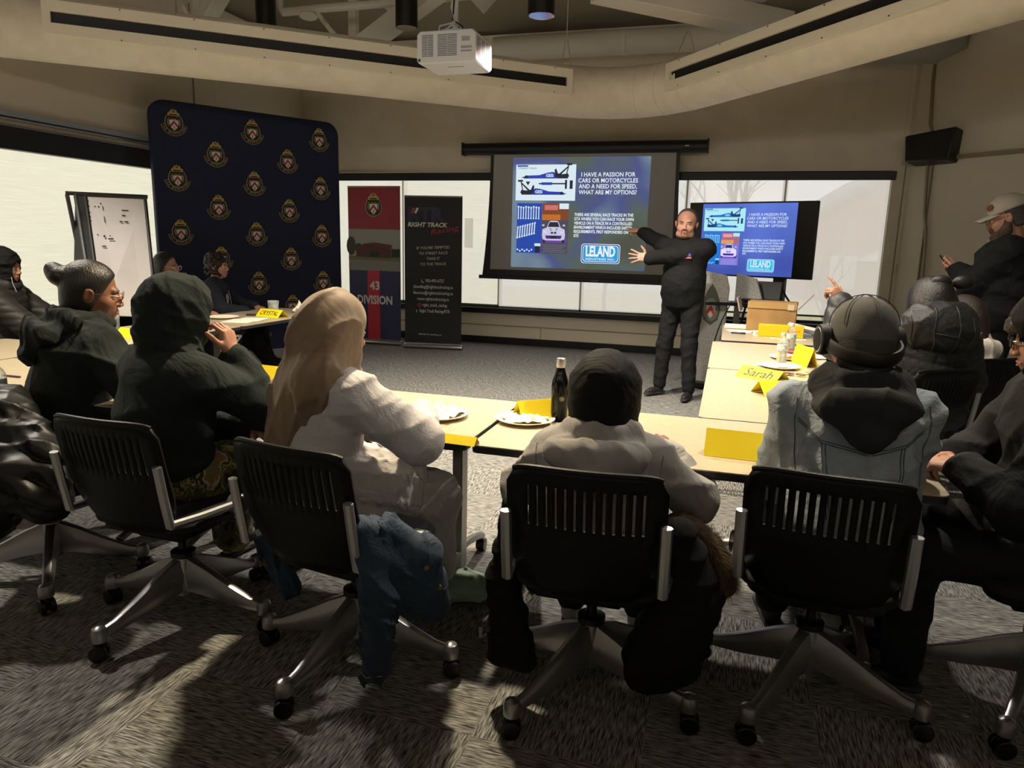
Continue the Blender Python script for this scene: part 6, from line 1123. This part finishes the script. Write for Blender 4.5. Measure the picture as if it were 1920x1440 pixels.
MB().tube([Vector(J['neck'])+Vector(p) for p in ((0, .10, -.02), (.01, .135, -.12), (.01, .15, -.25))], .003, alum, 6).build('zip', J['t'])
# ================================================================== SOFT THINGS: coats, bags, small floor items
def soft(name, label, cat, loc, rz, prims, m_, v=.009, dis=None, cuts=(), part='body'):
    t = thing(name, label, cat, loc, rz); meshobj(part, [field_of([(p[0], p[1]) if isinstance(p[0], tuple) else (p, .04) for p in prims], v, dis=dis, cuts=cuts)], m_, t); return t
gloss = mat('gloss_black_puffer', '08080a', .45, bump=(14, .3), spec=.3)
# shiny puffer over the left chair: hangs down both sides of the back rest
pj0 = atd(60, 840, 2.8); A_ = lambda x, y, d: tuple(atd(x, y, d)-Vector((pj0.x, pj0.y, 0)))
t = soft('puffer_jacket', 'shiny black puffer jacket hung over the chair at the left edge', 'jacket', (pj0.x, pj0.y, 0), 0, [(cone(A_(-20, 735, 2.95), A_(25, 745, 2.92), .045), .04), (cone(A_(25, 750, 2.9), A_(88, 855, 2.78), .05, .075), .05), (cone(A_(88, 855, 2.78), A_(112, 945, 2.7), .07, .05), .04), (cone(A_(0, 780, 2.85), A_(35, 890, 2.75), .09, .10), .05), (cone(A_(-40, 800, 2.85), A_(-20, 960, 2.7), .10, .11), .05), (cone(A_(35, 900, 2.72), A_(75, 960, 2.68), .08, .05), .05)], gloss, dis=lambda x, y, z: quilt(.010, .075, (.3, .2, 1))(x, y, z)+folds(.008, .09, 8)(x, y, z))
# coat with fur hood on the chair behind the grey hoodie
bc = cloth('black_coat', '0b0b0c', .85)
t = soft('winter_coat', 'black winter coat with brown fur trim hanging from the chair behind the grey hoodie', 'coat', (-.34, 2.13, 0), 3, [(cone((-.245, -.12, .66), (-.275, -.10, .42), .04, .045), .04), (cone((-.275, -.10, .42), (-.265, -.12, .17), .05, .055), .05), (cone((-.25, -.12, .35), (-.20, -.14, .17), .045, .05), .04), (cone((-.2, -.06, .50), (.2, -.06, .50), .02), .03), (cone((.25, -.10, .62), (.30, -.05, .44), .06, .10), .05), (cone((.29, -.05, .42), (.25, -.08, .24), .10, .11), .06), (cone((.26, -.1, .34), (.19, -.12, .20), .09, .08), .05), (cone((.32, -.02, .38), (.31, -.02, .26), .06, .06), .05)], bc, dis=folds(.010, .10, 4), part='coat_body')
fur = mat('brown_fur', '3a2c18', .9, var=(40, .9, '5c4628')); fr_ = [Vector((.25, .05, .60)), Vector((.30, .03, .585)), Vector((.35, .0, .555)), Vector((.385, -.03, .51)), Vector((.40, -.05, .46))]
fo_ = meshobj('fur_trim', [field_of([(cone(fr_[i], fr_[i+1], .038), .03) for i in range(4)], .008)], fur, t)
rnd = random.Random(11); hm = MB(); hv = []; hf = []
for i in range(9000):
    k_ = rnd.uniform(0, 3.999); a = fr_[int(k_)].lerp(fr_[int(k_)+1], k_ % 1); ax_ = (fr_[int(k_)+1]-fr_[int(k_)]).normalized()
    v_ = Vector((rnd.gauss(0, 1), rnd.gauss(0, 1), rnd.gauss(0, 1))); v_ = (v_-ax_*v_.dot(ax_)*.6).normalized(); L_ = rnd.uniform(.025, .05); p = a+v_*.036; q = p+(v_+ax_*.6+Vector((0, 0, -.3))).normalized()*L_; s_ = v_.cross(ax_).normalized()*.0012; n_ = len(hv); hv += [tuple(p-s_), tuple(p+s_), tuple(q)]; hf.append((n_, n_+1, n_+2))
hm.add(hv, hf, fur); o = hm.build('fur_hairs', fo_, smooth=0); o['kind'] = 'stuff'
# blue denim jacket on the chair behind the brown headscarf
t = soft('denim_jacket', 'dark blue denim jacket hanging from the chair behind the brown headscarf', 'jacket', (-1.15, 2.04, 0), -9, [(cone((.225, -.24, .62), (.265, -.23, .42), .042, .058), .04), (cone((.265, -.23, .42), (.255, -.235, .17), .058, .046), .03), (cone((.25, -.16, .60), (.33, -.10, .50), .05, .062), .04), (cone((.33, -.10, .50), (.345, -.06, .33), .062, .058), .04), (cone((.28, -.16, .50), (.30, -.12, .36), .06, .05), .04), (cone((-.235, -.2, .60), (-.255, -.14, .46), .024, .035), .03), (cone((-.255, -.14, .46), (-.23, -.08, .26), .04, .045), .04), (cone((-.2, -.10, .50), (.25, -.10, .50), .018), .03)], blued, v=.007, dis=folds(.014, .06, 12, (1, .8, .2)), part='jacket_body')
mb = MB(); wsm = mat('denim_stitch', '8c7a55', .7)
mb.tube([(.215, -.268, .178), (.255, -.284, .172), (.297, -.262, .178)], .002, wsm, 5); mb.build('stitching', t)
for p in ((.375, -.145, .50), (.395, -.10, .42)): MB().cyl(p, (p[0]+.01, p[1]-.008, p[2]), .008, mat('brass', '8f7a4a', .3, .8), n=12).build('button', t)
# green tote on the floor
gt_ = mat('tote_green', '9db49c', .85, var=(8, .6, '8ba38b')); pT = at(848, 1100, .05)
t = soft('tote_bag', 'pale green canvas tote bag slumped on the floor', 'bag', (pT.x, pT.y, 0), 8, [(ell((0, 0, .055), (.17, .11, .055)), .03), (cone((-.12, .02, .05), (-.13, .05, .14), .05, .03), .03), (ell((.08, .0, .07), (.10, .09, .05)), .03)], gt_, v=.006, dis=folds(.010, .07, 3), part='bag_body')
MB().tube([(-.06, -.02, .10), (-.03, -.06, .13), (.04, -.07, .135), (.09, -.04, .12), (.08, .02, .11)], .012, gt_, 8, flat=.25).tube([(-.14, .05, .14), (-.12, .10, .18), (-.06, .08, .15), (-.05, .03, .11)], .012, gt_, 8, flat=.25).build('handle', t)
# pink and white bag lower left
pk = mat('bag_pink', '9c5f66', .7, var=(6, 1.0, 'c9c0bc')); p0 = atd(46, 925, 2.75)
t = soft('shopping_bag', 'crumpled pink and white bag under the chair at the left edge', 'bag', (p0.x, p0.y, 0), 20, [(ell((0, 0, .43), (.05, .04, .055)), .03), (ell((-.01, 0, .37), (.045, .04, .05)), .05), (cone((0, 0, .46), (0, 0, .52), .012, .008), .02)], pk, v=.007, dis=folds(.014, .06, 7), part='bag_body')
MB().tube([(-.04, 0, .47), (-.03, 0, .53), (.03, 0, .53), (.04, 0, .47)], .006, blackm, 6).build('handle', t)
# clear plastic bag by the right table foot
pb = at(1560, 1235, 0); t = soft('plastic_bag', 'crumpled clear plastic bag standing behind the chair of the denim jacket person', 'bag', (pb.x, pb.y+.12, 0), 0, [(ell((0, 0, .09), (.04, .04, .09)), .03), (cone((0, 0, .14), (.02, 0, .21), .02, .035), .02)], mat('plastic_film', 'b9bab4', .15, alpha=.6, spec=.8), v=.006, dis=folds(.012, .04, 3), part='bag_body')
# small white thing on the carpet
o = MB().box((0, 0, .02), (.012, .008, .04), mat('plastic_white', 'cfcfca', .5)).tube([(0, 0, .0), (.01, .01, .0), (.015, .03, .004)], .003, mat('plastic_white', 'cfcfca', .5), 6).build('cable_clip'); o.location = at(901, 1196, .0)+Vector((0, 0, .002)); setp(o, 'tiny white plastic piece standing on the dark carpet between two chairs', 'clip')
# black tumbler with square lid and carabiner beside the cheek-leaning person
tb = atd(415, 655, 3.05); t = thing('tumbler', 'dark tumbler with a square lid loop and silver carabiner behind the table', 'bottle', tb, 0)
# it stands on the table
t.location = at(432, 706, TZ)+Vector((0, 0, .001)); tk = mat('tumbler_green_grey', '3d413e', .35)
MB().lathe([(.036, 0), (.04, .01), (.042, .15), (.038, .155)], tk, 24).build('tumbler_body', t)
MB().tube([(-.04, 0, .175), (.04, 0, .175), (.055, .03, .215), (-.03, .03, .215)], .007, alum, 8, closed=True).box((0, .01, .163), (.07, .07, .016), tk).build('lid', t)
MB().tube([(.03, -.03, .12), (.08, -.035, .105), (.105, -.035, .08), (.085, -.035, .065), (.03, -.03, .09)], .005, alum, 8, closed=True).build('carabiner', t)
MB().tube([(.03, -.035, .10), (.05, -.04, .05), (.075, -.04, .01)], .012, mat('braided_strap', '4a463e', .9, bump=(200, .8)), 8, flat=.4).build('strap', t)
# dark leather pouch beside the green hood elbow
o = MB().box((0, 0, .015), (.16, .09, .03), mat('pouch_dark', '2a241d', .5)).build('small_wallet', bevel=.012); o.location = at(478, 742, TZ)+Vector((0, 0, .001)); o.rotation_euler = (0, 0, .3); setp(o, 'dark wallet lying on the table between green hood and brown headscarf', 'wallet')
# backpack on the floor beyond
bp_ = at(535, 702, 0); t = soft('backpack', 'black backpack lying on the carpet beyond the brown headscarf', 'bag', (bp_.x, bp_.y, 0), 10, [(ell((0, 0, .08), (.22, .13, .08)), .03), (ell((-.1, 0, .1), (.1, .1, .08)), .03)], blackcl, v=.012, dis=folds(.01, .1, 4), part='bag_body')
# lamps of the same row that hang above the picture; the last is added fill
lamp((-1.5, 3.45, 3.25), 'lit black pendant lamp over the front row of tables, above the view', 400, glow=8, col=(1, .83, .55))
lamp((.75, 3.5, 3.3), 'lit black pendant lamp over the right-hand tables, above the view', 130, glow=8)
lamp((-4.3, 2.9, 3.3), 'lit black pendant lamp over the left tables, above the view', 230, glow=8)
lamp((.0, 5.2, 3.3), 'lit black pendant lamp over the far right tables, above the view', 130, glow=8)
lamp((2.9, 4.0, 3.4), 'added black pendant lamp that brightens the right side of the room, above the view', 190, glow=8)  # extra lamp added to brighten the right wall
# fill lights added behind the camera for soft light over the whole room
for i, x in enumerate((-4.2, -1.4, 1.4, 4.0)):
    t = thing('added_fill_light', 'added unseen fill light in a long white trough behind the camera', 'lamp', (x, -2.45, 2.7), 0, 'added fill lights behind the camera')
    MB().prism([(-.09, 0), (.09, 0), (.14, .1), (-.14, .1)], 1.6, pw, frame((-.8, 0, 0), (0, 1, 0), (0, 0, 1))).build('trough', t, smooth=0)
    ld = bpy.data.lights.new('fill_uplight', 'AREA'); ld.shape = 'RECTANGLE'; ld.size = 1.5; ld.size_y = .2; ld.energy = 26; ld.color = (1, .95, .88)
    lo = bpy.data.objects.new('fill_uplight', ld); COL.objects.link(lo); lo.parent = t; lo.location = (0, .03, .12); lo.rotation_euler = (R_(118), 0, 0)
scene.view_settings.exposure = 0.72
